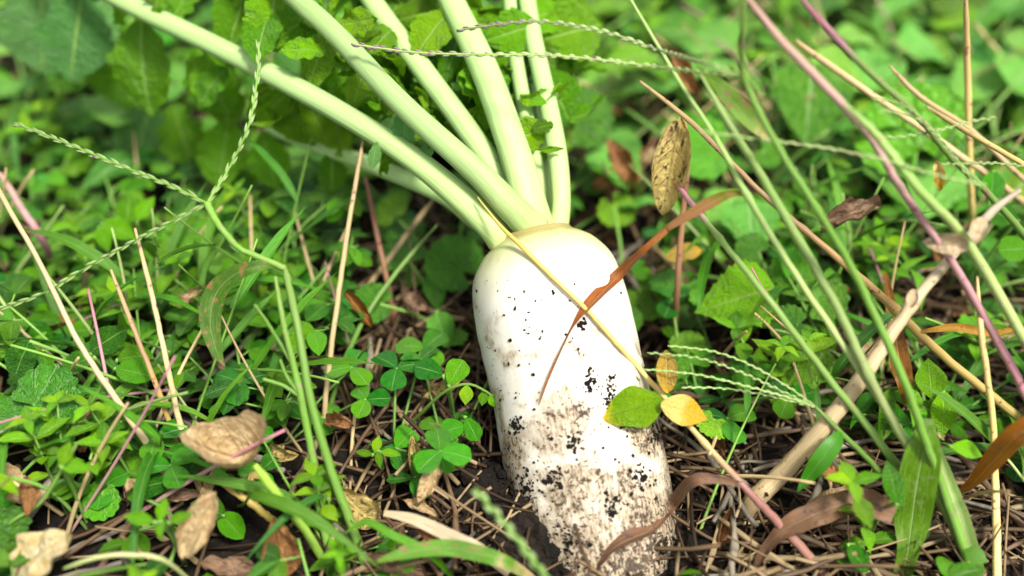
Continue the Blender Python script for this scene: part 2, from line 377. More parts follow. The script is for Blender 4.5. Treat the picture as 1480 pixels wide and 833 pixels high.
stalks = [  # pixel x, pixel y, depth, half width in pixels
    [(724, 350, .458, 20), (700, 318, .456, 21), (600, 232, .462, 18), (480, 156, .475, 16.5), (330, 76, .495, 15.5), (165, -5, .52, 14), (40, -80, .55, 11)],
    [(775, 335, .456, 24), (735, 296, .449, 22), (690, 250, .448, 19), (580, 150, .452, 17), (490, 55, .462, 16), (425, -5, .472, 15.5), (330, -95, .49, 12)],
    [(762, 338, .467, 20), (735, 278, .468, 20), (690, 208, .472, 18), (610, 100, .484, 17), (540, 5, .50, 16), (490, -80, .52, 12)],
    [(780, 338, .462, 26), (764, 290, .458, 26), (742, 215, .462, 24), (700, 100, .474, 22), (650, -5, .492, 19), (610, -100, .51, 14)],
    [(786, 338, .475, 15), (778, 260, .478, 14), (757, 150, .487, 12), (742, 60, .497, 11), (736, -10, .505, 10), (730, -80, .52, 8)],
    [(796, 338, .482, 13), (787, 270, .486, 11), (780, 190, .493, 10), (768, 100, .505, 10), (760, 0, .52, 9)],
    [(806, 336, .466, 16), (811, 290, .466, 15), (805, 220, .472, 16), (790, 140, .482, 15), (772, 60, .495, 14), (758, -20, .51, 13), (740, -90, .53, 10)],
    [(745, 350, .476, 14), (690, 318, .484, 15), (640, 282, .492, 13), (540, 240, .51, 12), (440, 205, .53, 10), (385, 188, .545, 5)],
]
stalk_objs = []; SP = []
for st in stalks:
    sp = spline([(*D(a, b, c), pxr(e, c)) for a, b, c, e in st], 7)
    m = MB(); m.tube([p[:3] for p in sp], [p[3] for p in sp], 14, flat=.9)
    stalk_objs.append(m.build('leaf_stalk', STALK, radish, ROOT_E)); SP.append(sp)
def radish_leaflet(si, px, py, d, ang, L, W_=1.0, v=0, face=(.0, -.6, .6), lift=0):
    """leaflet whose base sits at (px,py,d); tip points along the picture angle (degrees, 0 right, 90 down); L in pixels"""
    p = D(px, py, d); a = math.radians(ang)
    tip = RT * math.cos(a) - UP * math.sin(a) + FW * lift
    L = pxr(L, d)
    o = ob('leaflet', RLM[v], stalk_objs[si], None, frame(p - ROOT_E, tip, Vector(face), (L * W_, L, L)))
# small lobes sitting on the stalks, and blades of the leaf hanging behind them
for a in [
    (0, 588, 145, .458, 97, 82, .75, 2), (0, 628, 190, .459, 112, 58, .6, 2), (0, 372, 92, .478, 275, 90, 1.2, 0), (0, 545, 205, .462, 100, 42, .8, 2),
    (0, 205, 22, .53, 95, 150, 1.25, 0), (0, 285, 60, .52, 75, 120, 1.2, 0), (0, 330, 75, .515, 285, 110, 1.2, 0), (0, 250, 35, .525, 290, 80, 1.3, 1),
    (0, 225, 20, .505, 280, 60, 1.2, 4), (0, 440, 130, .50, 70, 90, 1.1, 0), (0, 400, 105, .505, 65, 120, 1.2, 1), (0, 120, -10, .55, 100, 130, 1.5, 2),
    (0, 60, -30, .58, 95, 140, 1.6, 2), (0, 160, 0, .56, 120, 110, 1.3, 2), (0, 320, 75, .53, 95, 120, 1.1, 1), (0, 150, 0, .58, 80, 170, 1.2, 1),
    (1, 400, -30, .485, 95, 110, 1.3, 0), (1, 480, 45, .478, 120, 90, 1.2, 0), (1, 460, 20, .485, 150, 100, 1.1, 1), (1, 530, 95, .475, 110, 70, 1, 0), (1, 560, 130, .47, 95, 45, .9, 1),
    (1, 505, 70, .487, 85, 130, 1.1, 1), (1, 440, 5, .487, 170, 90, 1.3, 0),
    (2, 600, 85, .482, 300, 95, 1.2, 0), (2, 590, 80, .50, 20, 60, 1.2, 4), (2, 640, 140, .49, 15, 60, 1, 1), (2, 620, 105, .497, 340, 90, 1.1, 3), (2, 575, 30, .51, 340, 80, 1.2, 0), (2, 560, 40, .51, 130, 90, 1.2, 1),
    (2, 660, 170, .485, 40, 50, 1, 4), (2, 685, 200, .485, 70, 50, 1, 1), (2, 650, 130, .50, 80, 80, 1, 3), (2, 540, 10, .51, 200, 80, 1.2, 1),
    (3, 700, 60, .49, 340, 90, 1.3, 0), (3, 690, 70, .495, 20, 60, 1.1, 4), (3, 720, 140, .49, 30, 50, 1.1, 1), (3, 715, 130, .495, 75, 70, 1, 3), (3, 685, 60, .50, 120, 70, 1.2, 1), (3, 720, 150, .49, 130, 60, 1.2, 4), (3, 670, 30, .505, 10, 100, 1.1, 1),
    (3, 730, 190, .487, 110, 60, 1.1, 4), (3, 700, 100, .50, 100, 90, 1.1, 1), (3, 738, 225, .482, 100, 55, 1, 1), (2, 700, 235, .487, 60, 50, 1, 3),
    (4, 745, 70, .50, 20, 70, 1.5, 0), (4, 742, 35, .505, 340, 80, 1.4, 0), (4, 740, 20, .51, 30, 90, 1.4, 1), (5, 770, 90, .515, 35, 70, 1.4, 1), (5, 768, 60, .52, 10, 100, 1.3, 0),
    (6, 790, 150, .466, 200, 26, 1.1, 0), (6, 800, 180, .468, 170, 34, 1.1, 1), (6, 815, 215, .462, 178, 44, .4, 0), (6, 785, 100, .50, 60, 85, 1.5, 0), (6, 780, 60, .505, 340, 110, 1.5, 0), (6, 780, 20, .515, 10, 90, 1.4, 0),
    (7, 440, 205, .525, 300, 90, 1.2, 1), (7, 380, 190, .54, 80, 90, 1.2, 0), (7, 330, 170, .555, 100, 110, 1.2, 0), (7, 300, 165, .56, 270, 90, 1.2, 1), (7, 250, 150, .58, 75, 100, 1.3, 1), (7, 500, 228, .515, 250, 80, 1.1, 1), (7, 220, 145, .60, 110, 110, 1.3, 2), (7, 480, 215, .52, 90, 70, 1.1, 0), (7, 560, 245, .51, 270, 70, 1.1, 1),
]:
    n_ = R.uniform(-.35, .35)
    radish_leaflet(*a, face=(n_, -.75, .55 + R.uniform(-.2, .3)), lift=R.uniform(-.15, .25))
for _ in range(170):                                      # ruffled lobes along the leaf stalks, behind their fronts
    si = R.choices([0, 1, 2, 3, 4, 5, 6], [2.4, 4, 5, 5, 3, 2, 1])[0]; sp = SP[si]; q = sp[int(R.uniform(.42 if si else .5, .97) * (len(sp) - 1))]
    p = Vector(q[:3]) + FW * R.uniform(.006, .028) + RT * R.uniform(-.012, .012); px, py, d = proj(p)
    radish_leaflet(si, px, py, d, R.uniform(0, 360) if si else R.uniform(30, 330), R.uniform(45, 95), R.uniform(.8, 1.3), R.choice([0, 1, 4, 5, 6, 7, 8, 5, 6, 7, 8]) if si else R.choice([0, 1, 1, 5, 7]), (R.uniform(-.6, .6), -.75, R.uniform(.1, .9)), R.uniform(-.3, .6))
# ------------------------------------------------------------------ vegetation materials
GREEN_OVAL = leaf_mat('oval_leaf_green', (.03, .125, .022), (.125, .30, .03), (.18, .32, .08), 7, .5, .32, .42, vw=.05, vstr=.3)
GREEN_CLOVER = leaf_mat('clover_leaf_green', (.04, .16, .035), (.12, .31, .06), (.2, .36, .12), 8, .6, .3, .42, vw=.05, vstr=.3)
GREEN_SPRIG = leaf_mat('sprig_leaf_green', (.09, .27, .012), (.23, .47, .03), (.25, .42, .1), 5, .5, .4, .4, vstr=.3)
GREEN_SPEAR = leaf_mat('spear_leaf_green', (.05, .19, .02), (.14, .36, .045), (.2, .36, .1), 3, 1.5, .35, .38, vstr=.25)
GREEN_BROAD = leaf_mat('broad_leaf_green', (.06, .21, .035), (.26, .48, .15), (.32, .5, .2), 6, .4, .38, .42)
NETTLE = leaf_mat('nettle_leaf_green', (.09, .24, .012), (.21, .40, .03), (.32, .48, .12), 7, .45, .4, .42, vw=.09, vstr=.7)
GREEN_ROUND = round_mat('scalloped_leaf_green', (.05, .19, .014), (.15, .37, .035), (.22, .42, .09))
BLADE = leaf_mat('grass_blade_green', (.05, .17, .02), (.13, .31, .05), (.25, .4, .13), 1, 0, .35, .4, vstr=0, osc=40)
BLADE2 = leaf_mat('grass_blade_spotted', (.08, .18, .03), (.17, .31, .06), (.25, .36, .12), 1, 0, .35, .45, spot=(.22, .10, .04), tip=(.45, .33, .16), tipat=.75, vstr=0, osc=40)
STEM_G = stem_mat('weed_stem_green', [(0, (.12, .17, .05)), (.4, (.13, .26, .05)), (1, (.17, .33, .06))], .5)
# ------------------------------------------------------------------ unit leaf meshes
def round_geo(nsc=15, seed=0, cup=.15, notch=.35, dep_=.10):
    m = MB(); seg = 60; rings = 4; rr_ = random.Random(seed)
    b = 0; m.V.append(Vector((0, .0, 0))); m.U.append((.5, 0))
    a0 = notch; 
    for i in range(1, rings + 1):
        for k in range(seg + 1):
            u = k / seg; th = -math.pi / 2 + a0 + (2 * math.pi - 2 * a0) * u
            rad = .5 * (1 + .10 * math.sin(th) ) * (i / rings)
            if i == rings: rad *= 1 - dep_ * (1 - abs(math.sin(math.pi * nsc * u)))
            x, y = rad * math.cos(th) * 1.08, rad * math.sin(th)
            z = cup * rad * rad * 4 * .5 + .05 * noise.noise(Vector((x * 3 + seed, y * 3, seed))) + .018 * math.cos(2 * math.pi * 8 * u) * (i / rings)
            m.V.append(Vector((x, y + .12 * i / rings, z))); m.U.append((u, i / rings))
    for k in range(seg): m.F.append((0, 1 + k, 2 + k))
    for i in range(rings - 1):
        for k in range(seg):
            a = 1 + i * (seg + 1) + k; m.F.append((a, a + seg + 1, a + seg + 2, a + 1))
    return m
wo = W([(0, .02), (.1, .16), (.35, .29), (.6, .29), (.85, .18), (.96, .08), (1, 0)])
wc = W([(0, .02), (.15, .2), (.45, .38), (.7, .42), (.88, .33), (.97, .15), (1, .06)])
wl = W([(0, .02), (.12, .09), (.35, .14), (.6, .12), (.85, .05), (1, 0)])
wn = W([(0, .06), (.06, .28), (.2, .42), (.4, .42), (.65, .28), (.85, .12), (1, 0)])
wp = W([(0, .03), (.15, .14), (.4, .23), (.65, .18), (.88, .06), (1, 0)])
LM = dict(
    oval=[leaf_mesh('oval_leaf', GREEN_OVAL, wo, nu=8, nv=4, fold=f_, droop=d_, wave=.05, seed=i) for i, (f_, d_) in enumerate([(.2, .1), (.35, .2), (.1, .3)])],
    clover=[leaf_mesh('clover_leaf', GREEN_CLOVER, wc, nu=8, nv=4, fold=f_, droop=d_, wave=.04, seed=i) for i, (f_, d_) in enumerate([(.12, .1), (.3, .15), (.05, .2)])],
    sprig=[leaf_mesh('sprig_leaf', GREEN_SPRIG, wp, nu=8, nv=4, fold=.3, droop=d_, wave=.05, seed=i) for i, d_ in enumerate([.15, .4, .0])],
    spear=[leaf_mesh('spear_leaf', GREEN_SPEAR, wl, nu=12, nv=4, fold=.4, droop=d_, wave=.04, seed=i) for i, d_ in enumerate([.2, .5, .05])],
    broad=[leaf_mesh('broad_leaf', GREEN_BROAD, wn, nu=20, nv=6, teeth=9, tdep=.1, fold=.15, droop=d_, wave=.08, seed=i) for i, d_ in enumerate([.15, .35, .05])],
    nettle=[leaf_mesh('nettle_leaf', NETTLE, wn, nu=36, nv=8, teeth=9, tdep=.16, fold=.15, droop=d_, wave=.07, seed=i) for i, d_ in enumerate([.15, .3])],
    round=[round_geo(13 + i, i, .15 - .12 * i, .3 + .08 * i).me('scalloped_leaf', GREEN_ROUND) for i in range(3)],
)
UPZ = Vector((0, 0, 1))
def rvec(r, s): return Vector((r.uniform(-s, s), r.uniform(-s, s), r.uniform(-s, s)))
def hdir(a): return Vector((math.cos(a), math.sin(a), 0))
# ------------------------------------------------------------------ weed prototypes: (stem mesh, [(leaf mesh, matrix)...])
def arc(p, d, L, bend, n=6, r=None):
    out = [p.copy()]; d = d.normalized()
    for _ in range(n):
        d = (d + bend / n).normalized(); p = p + d * (L / n); out.append(p.copy())
    return out, d
def proto(kind, seed):
    r = random.Random(seed * 97 + hash(kind) % 1 + {'oval': 1, 'clover': 2, 'sprig': 3, 'spear': 4, 'broad': 5, 'round': 6, 'nettle': 7}[kind] * 1000)
    m = MB(); L = []; base = Vector((0, 0, -.006))
    def leaf(p, tip, nrm, s, wd=1.0): L.append((r.choice(LM[kind]), frame(p, tip, nrm, (s * wd, s, s))))
    if kind == 'oval':
        for _ in range(r.randint(3, 4)):
            a = r.uniform(0, 6.28); pts, d = arc(base, hdir(a) * r.uniform(.3, 1.0) + UPZ, r.uniform(.04, .07), hdir(a) * .9 + rvec(r, .4), 8)
            m.tube(pts, [.0008 - .0003 * i / 8 for i in range(9)], 5)
            for i in range(3, 9, 1):
                if r.random() < .25: continue
                side = hdir(a + (1.4 if i % 2 else -1.4) + r.uniform(-.4, .4)) + UPZ * r.uniform(.1, .5)
                q, e = arc(pts[i], side, r.uniform(.004, .009), UPZ * .2, 3); m.tube(q, [.0004] * 4, 4)
                s = r.uniform(.009, .0145)
                for k in (-1, 0, 1):
                    leaf(q[-1], Matrix.Rotation(k * 1.05 + r.uniform(-.15, .15), 3, 'Z') @ Vector((side.x, side.y, r.uniform(-.25, .3))), UPZ + rvec(r, .35) + Vector((0, -.25, 0)), s * (1.1 if k == 0 else 1))
    elif kind == 'clover':
        for _ in range(r.randint(3, 6)):
            a = r.uniform(0, 6.28); q, e = arc(base, hdir(a) * r.uniform(.2, .9) + UPZ, r.uniform(.025, .055), hdir(a) * .5, 6); m.tube(q, [.0006] * 7, 5)
            nrm = UPZ + rvec(r, .3) + Vector((0, -.25, 0)); s = r.uniform(.009, .013); a2 = r.uniform(0, 6.28)
            for k in range(3): leaf(q[-1], hdir(a2 + k * 2.09 + r.uniform(-.15, .15)) + UPZ * .05, nrm, s)
    elif kind == 'sprig':
        for _ in range(r.randint(1, 3)):
            a = r.uniform(0, 6.28); pts, d = arc(base, hdir(a) * r.uniform(.1, .7) + UPZ, r.uniform(.03, .06), hdir(a) * .2 + UPZ * .4, 6); m.tube(pts, [.0009 - .0004 * i / 6 for i in range(7)], 5)
            for i in (2, 3, 4, 5, 6):
                b0 = i * 1.57 + a; s = r.uniform(.009, .016) * (1 if i < 6 else .75)
                for k in range(2 if i < 6 else 4):
                    leaf(pts[i], hdir(b0 + (k * 3.14 if i < 6 else k * 1.57) + r.uniform(-.2, .2)) + UPZ * r.uniform(.15, .6), UPZ * 1.3 + rvec(r, .25), s)
    elif kind == 'spear':
        for _ in range(r.randint(1, 3)):
            a = r.uniform(0, 6.28); pts, d = arc(base, hdir(a) * r.uniform(.2, .9) + UPZ, r.uniform(.04, .08), hdir(a) * .6, 8); m.tube(pts, [.0011 - .0005 * i / 8 for i in range(9)], 6)
            for i in (3, 4, 5, 6, 7, 8):
                leaf(pts[i], hdir(a + (1.1 if i % 2 else -1.1) * r.uniform(.4, 1.4)) + UPZ * r.uniform(0, .5), UPZ + rvec(r, .3), r.uniform(.02, .034))
    elif kind == 'round':
        for _ in range(r.randint(3, 5)):
            a = r.uniform(0, 6.28); q, e = arc(base, hdir(a) * r.uniform(.3, 1.2) + UPZ, r.uniform(.022, .05), hdir(a) * .5, 6); m.tube(q, [.0007] * 7, 5)
            leaf(q[-1], hdir(a + r.uniform(-.5, .5)) + UPZ * .05, UPZ + rvec(r, .35) + Vector((0, -.35, 0)), r.uniform(.014, .024))
    elif kind in ('broad', 'nettle'):
        for _ in range(r.randint(3, 5)):
            a = r.uniform(0, 6.28); q, e = arc(base, hdir(a) * r.uniform(.2, .8) + UPZ, r.uniform(.03, .07), hdir(a) * .6, 6); m.tube(q, [.001] * 7, 5)
            leaf(q[-1], hdir(a + r.uniform(-.3, .3)) + UPZ * r.uniform(-.2, .25), UPZ + rvec(r, .3) + Vector((0, -.2, 0)), r.uniform(.026, .042), r.uniform(.85, 1.1))
    return m.me(kind + '_stem', STEM_G), L
PRO = {k: [proto(k, i) for i in range(6)] for k in ('oval', 'clover', 'sprig', 'spear', 'broad', 'round', 'nettle')}
# ------------------------------------------------------------------ what must stay clear of random weeds
ROOTPOLY = [(690, 335), (840, 318), (915, 400), (945, 560), (1000, 800), (1010, 900), (700, 900), (725, 720), (660, 420)]
STALKPOLY = [(380, -40), (700, 320), (840, 330), (835, 150), (800, -40)]
def inside(px, py, poly):
    c = False; j = len(poly) - 1
    for i in range(len(poly)):
        (xi, yi), (xj, yj) = poly[i], poly[j]
        if (yi > py) != (yj > py) and px < (xj - xi) * (py - yi) / (yj - yi) + xi: c = not c
        j = i
    return c
def blocked(p, slack=0):
    px, py, d = proj(p)
    if d < .3: return True
    if inside(px, py, ROOTPOLY) : return True
    return d < .53 and inside(px, py, STALKPOLY)
NAMES = {'oval': ('trefoil_weed', 'trefoil'), 'clover': ('clover_plant', 'clover'), 'sprig': ('weed_sprig', 'weed'), 'spear': ('spear_leaf_weed', 'weed'), 'broad': ('broad_leaf_weed', 'weed'), 'round': ('ground_ivy', 'ground ivy'), 'nettle': ('nettle_plant', 'nettle')}
LOOK = {'oval': 'trefoil weed with small dark oval leaflets', 'clover': 'clover with round blue-green leaflets in threes', 'sprig': 'bright green sprig with small pointed leaves', 'spear': 'weed with long narrow spear leaves', 'broad': 'weed with broad toothed green leaves', 'round': 'ground ivy with round scalloped leaves', 'nettle': 'nettle with yellow-green toothed leaves'}
ZONE = {'left': 'in the weed patch around the curled dead leaf', 'right': 'under the leaning grass stalks', 'far': 'in the blurred weeds far behind the stalks', 'under': 'in the shade beneath the radish leaves', 'dark': 'in the dark hollow beside the radish', 'litter': 'poking through the straw litter', 'out': 'at the outer edge of the plot'}
ANCH = [('the curled tan leaf', 345, 655), ('the limp tan leaf', 285, 760), ('the cream torn leaf', 58, 800), ('the woody grey stem', 70, 700), ('the tan straw with pink foot', 110, 480), ('the hooked-blade stalk', 430, 520), ('the pale scalloped leaf', 62, 580),
    ('the glossy pale sprig', 180, 320), ('the forked seed-spike node', 270, 285), ('the radish shoulder', 660, 430), ('the tall tan straw', 490, 400), ('the radish foot', 730, 760), ('the arching clover runner', 630, 575), ('the nettle leaf', 1065, 430), ('the mottled hanging leaf', 970, 240),
    ('the thick jointed straw', 1240, 540), ('the seed-spike fan', 1070, 540), ('the papery straw joint', 1400, 345), ('the broad green blade', 1325, 720), ('the purple-brown blade', 1200, 740), ('the yellow upright straw', 1435, 640), ('the rosy crumpled leaf', 1235, 306), ('the reddish stem foot', 1130, 770),
    ('the large fan leaf', 1320, 195), ('the long mauve stalk', 1180, 110), ('the drooping seed spikes', 1420, 235), ('the crabgrass stalk top', 1075, 50), ('the brown withered leaf', 980, 105), ('the pink-topped stalk', 1240, 40), ('the upright blurred straw', 1398, 80), ('the outermost radish stalk', 400, 120),
    ('the blue-green radish lobes', 60, 30), ('the long seed spike', 130, 215), ('the upright radish stalks', 690, 120), ('the rusty-spotted blade', 640, 800), ('the bright green stem', 420, 740)]
def near(p, zn):
    if zn == 'out': return ZONE['out']
    px, py, _ = proj(p); return 'near ' + min(ANCH, key=lambda a: (a[1] - px) ** 2 + (a[2] - py) ** 2)[0]
def plant(kind, x, y, zone, sc=1.0, rot=None):
    st, L = R.choice(PRO[kind]); z = hgt(x, y)
    M0 = Matrix.Translation((x, y, z)) @ Matrix.Rotation(R.uniform(0, 6.28) if rot is None else rot, 4, 'Z') @ Matrix.Scale(sc, 4)
    keep = [(me, M) for me, M in L if not blocked(M0 @ (M @ Vector((0, .5, 0))))]
    if len(keep) < len(L) * .6: return None
    nm, cat = NAMES[kind]
    nz = near(Vector((x, y, z + .03)), zone)
    e = thing(nm, (0, 0, 0), LOOK[kind] + ' ' + nz, cat, nm.replace('_', ' ') + ' ' + nz)
    e.matrix_basis = M0
    ob('stem', st, e)
    for me, M in keep: ob('leaf', me, e, None, M)
    return e
def zone_of(px, py):
    if px < -250 or px > 1750 or py < -160 or py > 1000: return 'out'
    if py < 255 and px > 830: return 'far'
    if py < 300 and px <= 830: return 'under'
    if 470 < px < 1000: return 'dark'
    if px >= 1000: return 'right' if py < 560 else 'litter'
    return 'left'
MIX = {'left': dict(oval=10, round=4, clover=3.5, sprig=4, spear=1.5), 'right': dict(round=8, oval=2, clover=2, sprig=3, spear=1.5, nettle=1),
       'far': dict(broad=9, round=6, spear=2, sprig=3, nettle=2), 'under': dict(broad=5, round=5, oval=3, sprig=2, clover=2), 'dark': dict(clover=2, round=2, sprig=2, oval=1.5),
       'litter': dict(sprig=2, clover=2, oval=2, spear=1.6), 'out': dict(broad=4, round=4, oval=4, clover=3, spear=2)}
DENS = {'left': 1.2, 'right': .85, 'far': .95, 'under': .9, 'dark': .5, 'litter': .34, 'out': .3}
CLEAR = [(860, 1010, 110, 320), (-20, 300, 690, 900), (225, 450, 600, 900), (500, 700, 640, 900), (-20, 110, 730, 900), (1000, 1480, 740, 900), (295, 345, 400, 540)]
def scatter():
    n = 0; cell = .0285
    y = .16
    while y < 1.25:
        x = -.62 - .2 * y
        while x < .62 + .2 * y:
            xx, yy = x + R.uniform(-.5, .5) * cell, y + R.uniform(-.5, .5) * cell
            x += cell * (1 if y < .75 else 1.25)
            px, py, d = proj(Vector((xx, yy, .03)))
            zn = zone_of(px, py)
            if R.random() > DENS[zn] * .8: continue
            if d < .36 and -100 < px < 1580: continue
            # keep off the root and the bare soil by it
            q = Vector((xx, yy, hgt(xx, yy))); t = max(0, min(.2, (q - RC).dot(AX)))
            if (q - (RC + AX * t)).length < .045: continue
            gx, gy, _ = proj(q)
            if 690 < gx < 1010 and gy > 600: continue
            if any(a_ < px < b_ and c_ < py < d_ for a_, b_, c_, d_ in CLEAR) and R.random() < .85: continue
            mx = MIX[zn]; k = R.choices(list(mx), list(mx.values()))[0]
            if plant(k, xx, yy, zn, R.uniform(.8, 1.15) * (1.1 if zn == 'far' else 1)): n += 1
        y += cell * (1 if y < .75 else 1.25)
    return n
NPL = scatter()
print('plants', NPL)
# ------------------------------------------------------------------ hand-placed leaves on their own weeds
def hero_plant(kind, leaves, label, base=None, name=None, cat=None, mat_stem=STEM_G, sr=.0008, group=None):
    """leaves: (px, py, z, size in px, tip angle in picture, width factor, tilt to camera)"""
    P = [G(l[0], l[1], l[2]) for l in leaves]
    if base is None: c = sum(P, Vector()) / len(P); bx, by = c.x, c.y + .008
    else: b_ = onground(*base); bx, by = b_.x, b_.y
    B = Vector((bx, by, hgt(bx, by))); nm, ct = NAMES[kind]
    e = thing(name or nm, B, label, cat or ct, group); m = MB(); b0 = Vector((0, 0, -.006))
    for l, p in zip(leaves, P):
        a = math.radians(l[4]); tip = RT * math.cos(a) - (UP * .8 + Vector((0, .35, 0))) * math.sin(a); tl = l[6] if len(l) > 6 else .7
        nrm = UPZ * (1 - tl * .5) + (CAM - p).normalized() * tl + rvec(R, .15)
        s = pxr(l[3], dep(p)); off = .12 if kind == 'round' else .5
        if kind == 'round': bp = p - tip.normalized() * s * .12
        else: bp = p - tip.normalized() * s * .5
        ob('leaf', R.choice(LM[kind]), e, None, frame(bp - B, tip, nrm, (s * (l[5] if len(l) > 5 else 1), s, s)))
        q = bp - B; mid = Vector((q.x * .35, q.y * .35, q.z * .6))
        m.tube([v[:3] for v in spline([tuple(b0), tuple(mid), tuple(q)], 4)], [sr] * 9, 5)
    m.build('stem', mat_stem, e); return e
HP = [
    ('round', [(62, 580, .05, 105, -20, 1.0, .8), (15, 600, .045, 60, 200, 1, .6)], 'ground ivy with one broad pale scalloped leaf beside the tan straw'),
    ('round', [(168, 612, .035, 68, 150, 1.0), (195, 655, .02, 52, 20), (145, 722, .02, 58, 100)], 'ground ivy with three scalloped leaves beside the curled dead leaf'),
    ('round', [(660, 385, .03, 88, 220, 1, .8)], 'ground ivy leaf growing against the shoulder of the radish'),
    ('round', [(840, 170, .06, 92, -40, 1, 1.0)], 'dark round scalloped leaf behind the rightmost radish stalk'),
    ('round', [(890, 303, .03, 55, 60), (932, 428, .02, 70, 40, 1, .8), (905, 460, .02, 46, 100)], 'ground ivy in the shade just behind the radish'),
    ('round', [(1090, 362, .045, 52, 200), (1140, 388, .04, 56, 60), (1185, 430, .04, 76, -30, 1, .9), (1145, 470, .035, 60, 180, 1, .9), (1160, 520, .03, 84, 100, 1, .9)], 'ground ivy with a ladder of scalloped leaves under the leaning stalks'),
    ('round', [(1020, 215, .05, 90, 180, 1.1, .8), (1110, 220, .04, 45, 30)], 'light green scalloped ivy by the mottled hanging leaf'),
    ('round', [(1320, 195, .06, 135, 250, 1.1, 1.1)], 'large yellow-green fan leaf with radiating veins behind the pink stalk'),
    ('broad', [(1170, 150, .06, 130, 100, 1.1, .9), (1210, 110, .06, 90, 20, 1.1, .9)], 'broad green leaf standing behind the mauve stalks'),
    ('nettle', [(1062, 432, .045, 122, 165, 1.0, .9), (1112, 415, .045, 48, -10, 1.1, .8)], 'nettle with one large yellow-green toothed leaf beside the radish'),
    ('oval', [(30, 520, .05, 58, 110, 1.25, .7), (155, 490, .05, 62, -40, 1.15, .7), (110, 525, .045, 52, 160, 1.1), (195, 538, .045, 58, 10, 1.1), (195, 515, .045, 50, -10, 1.1)], 'trefoil weed with five large dusky oval leaflets beside the tan straw'),
    ('clover', [(620, 534, .045, 44, 200, 1, .9), (659, 538, .045, 42, -60, 1, .9), (654, 620, .03, 38, 170, 1.1, .9), (682, 620, .03, 38, 60, .8, .9)], 'clover with four blue-green leaflets against the radish'),
    ('sprig', [(1345, 545, .05, 62, -88, 1.6, .9), (1365, 600, .045, 70, 95, 1.2, .8), (1405, 650, .045, 60, 8, 1, .7), (1352, 590, .04, 45, 210, 1.1, .8)], 'green weed with a holed oval leaf by the yellow straw'),
    ('sprig', [(1270, 330, .045, 30, -90), (1300, 350, .045, 36, 10), (1245, 350, .045, 32, 190), (1275, 365, .04, 30, 60)], 'pale sprig with a star of pointed leaves between the stalks'),
    ('sprig', [(95, 655, .06, 38, -75, 1.2), (110, 675, .055, 48, 8, 1, .8), (10, 700, .05, 46, 35, .9), (75, 650, .055, 26, 200)], 'bright sprig on a forked stem beside the cream torn leaf'),
    ('sprig', [(235, 735, .045, 34, -80, 1.2), (200, 750, .045, 46, 190, 1), (262, 748, .045, 36, -20, 1), (230, 765, .04, 40, 90, .8)], 'fresh sprig with cupped leaves below the curled dead leaf'),
    ('sprig', [(545, 640, .03, 28, -80, 1.2), (525, 655, .03, 26, 190), (565, 655, .03, 30, 5), (548, 665, .03, 26, 80)], 'tiny star-leaved sprig rising from the dark litter'),
    ('sprig', [(185, 300, .05, 50, -90, 1.6, .9), (210, 300, .05, 44, -60, 1.2), (172, 330, .05, 56, 15, 1.4, .7), (150, 345, .05, 40, 60, 1.3)], 'pale sprig with glossy leaves above the tan straw'),
    ('spear', [(1290, 690, .045, 75, -95, 1.4, .9), (1295, 730, .03, 60, 110, 1.2, .8)], 'upright weed with paired spear leaves beside the broad green blade'),
    ('oval', [(1330, 770, .015, 46, 130, .9, .8), (1242, 808, .015, 50, 50, 1, .9), (1225, 812, .012, 34, 200, .9)], 'small oval-leaved seedling in the straw below the purple blade'),
    ('clover', [(1435, 265, .08, 40, 100), (1450, 310, .07, 46, 200), (1470, 360, .06, 50, 180)], 'clover climbing beside the papery straw joint'),
    ('broad', [(640, 480, .02, 60, 70, .8, .6), (630, 425, .02, 60, 80, .7, .6)], 'narrow dark green leaves hiding behind the radish shoulder'),
    ('oval', [(215, 700, .03, 60, -20, 1.1), (300, 735, .02, 56, 200, 1.1), (335, 760, .015, 50, 40, 1.2), (200, 790, .02, 46, 70, 1.2), (225, 820, .02, 44, 160, 1.2)], 'trefoil weed with rounded leaflets beneath the hanging tan leaf'),
]
for k, lv, lab in HP: hero_plant(k, lv, lab)
# ------------------------------------------------------------------ grass stalks
def pts3(P):
    out = []
    for p in P:
        if p[2] == 'r': v = onroot(p[0], p[1], p[3] if len(p) > 3 else .001)
        elif p[2] == 'g': v = onground(p[0], p[1]); v.z -= .006
        elif p[2] == 'd': v = D(p[0], p[1], p[3])
        else: v = G(p[0], p[1], p[2])
        out.append(v)
    return out
def ptube(P, rpx, n=8, ns=8, nodes=(), mb=None, flat=1.0, taper=False):
    """tube through picture points; rpx: half width in pixels per point (or one)"""
    W3 = pts3(P); rp = [q_ * .82 for q_ in (rpx if isinstance(rpx, (list, tuple)) else [rpx] * len(P))]
    sp = spline([(*v, pxr(r_, dep(v))) for v, r_ in zip(W3, rp)], n)
    rad = [s[3] for s in sp]; N_ = len(sp)
    if taper: rad = [r_ * (.6 + .4 * smooth(0, .15, i / N_)) for i, r_ in enumerate(rad)]
    m = mb or MB(); pts = [Vector(s[:3]) for s in sp]
    for i in range(1, N_ - 1): pts[i] += rvec(R, min(rad[i] * .10, .0002))
    for q in nodes:
        i = int(q * (N_ - 1)); rad[i] *= 1.35
    m.tube(pts, rad, ns, flat=flat); return m, pts, rad
def stalk(P, r, mat, label, cat='grass stalk', name='grass_stalk', nodes=(), group=None):
    m, pts, rad = ptube(P, r, nodes=nodes, taper=True)
    low = min(pts, key=lambda v: v.z); e = thing(name, low, label, cat, group)
    m.build('stem', mat, e, low); e['_'] = 0; del e['_']
    return e, low, pts
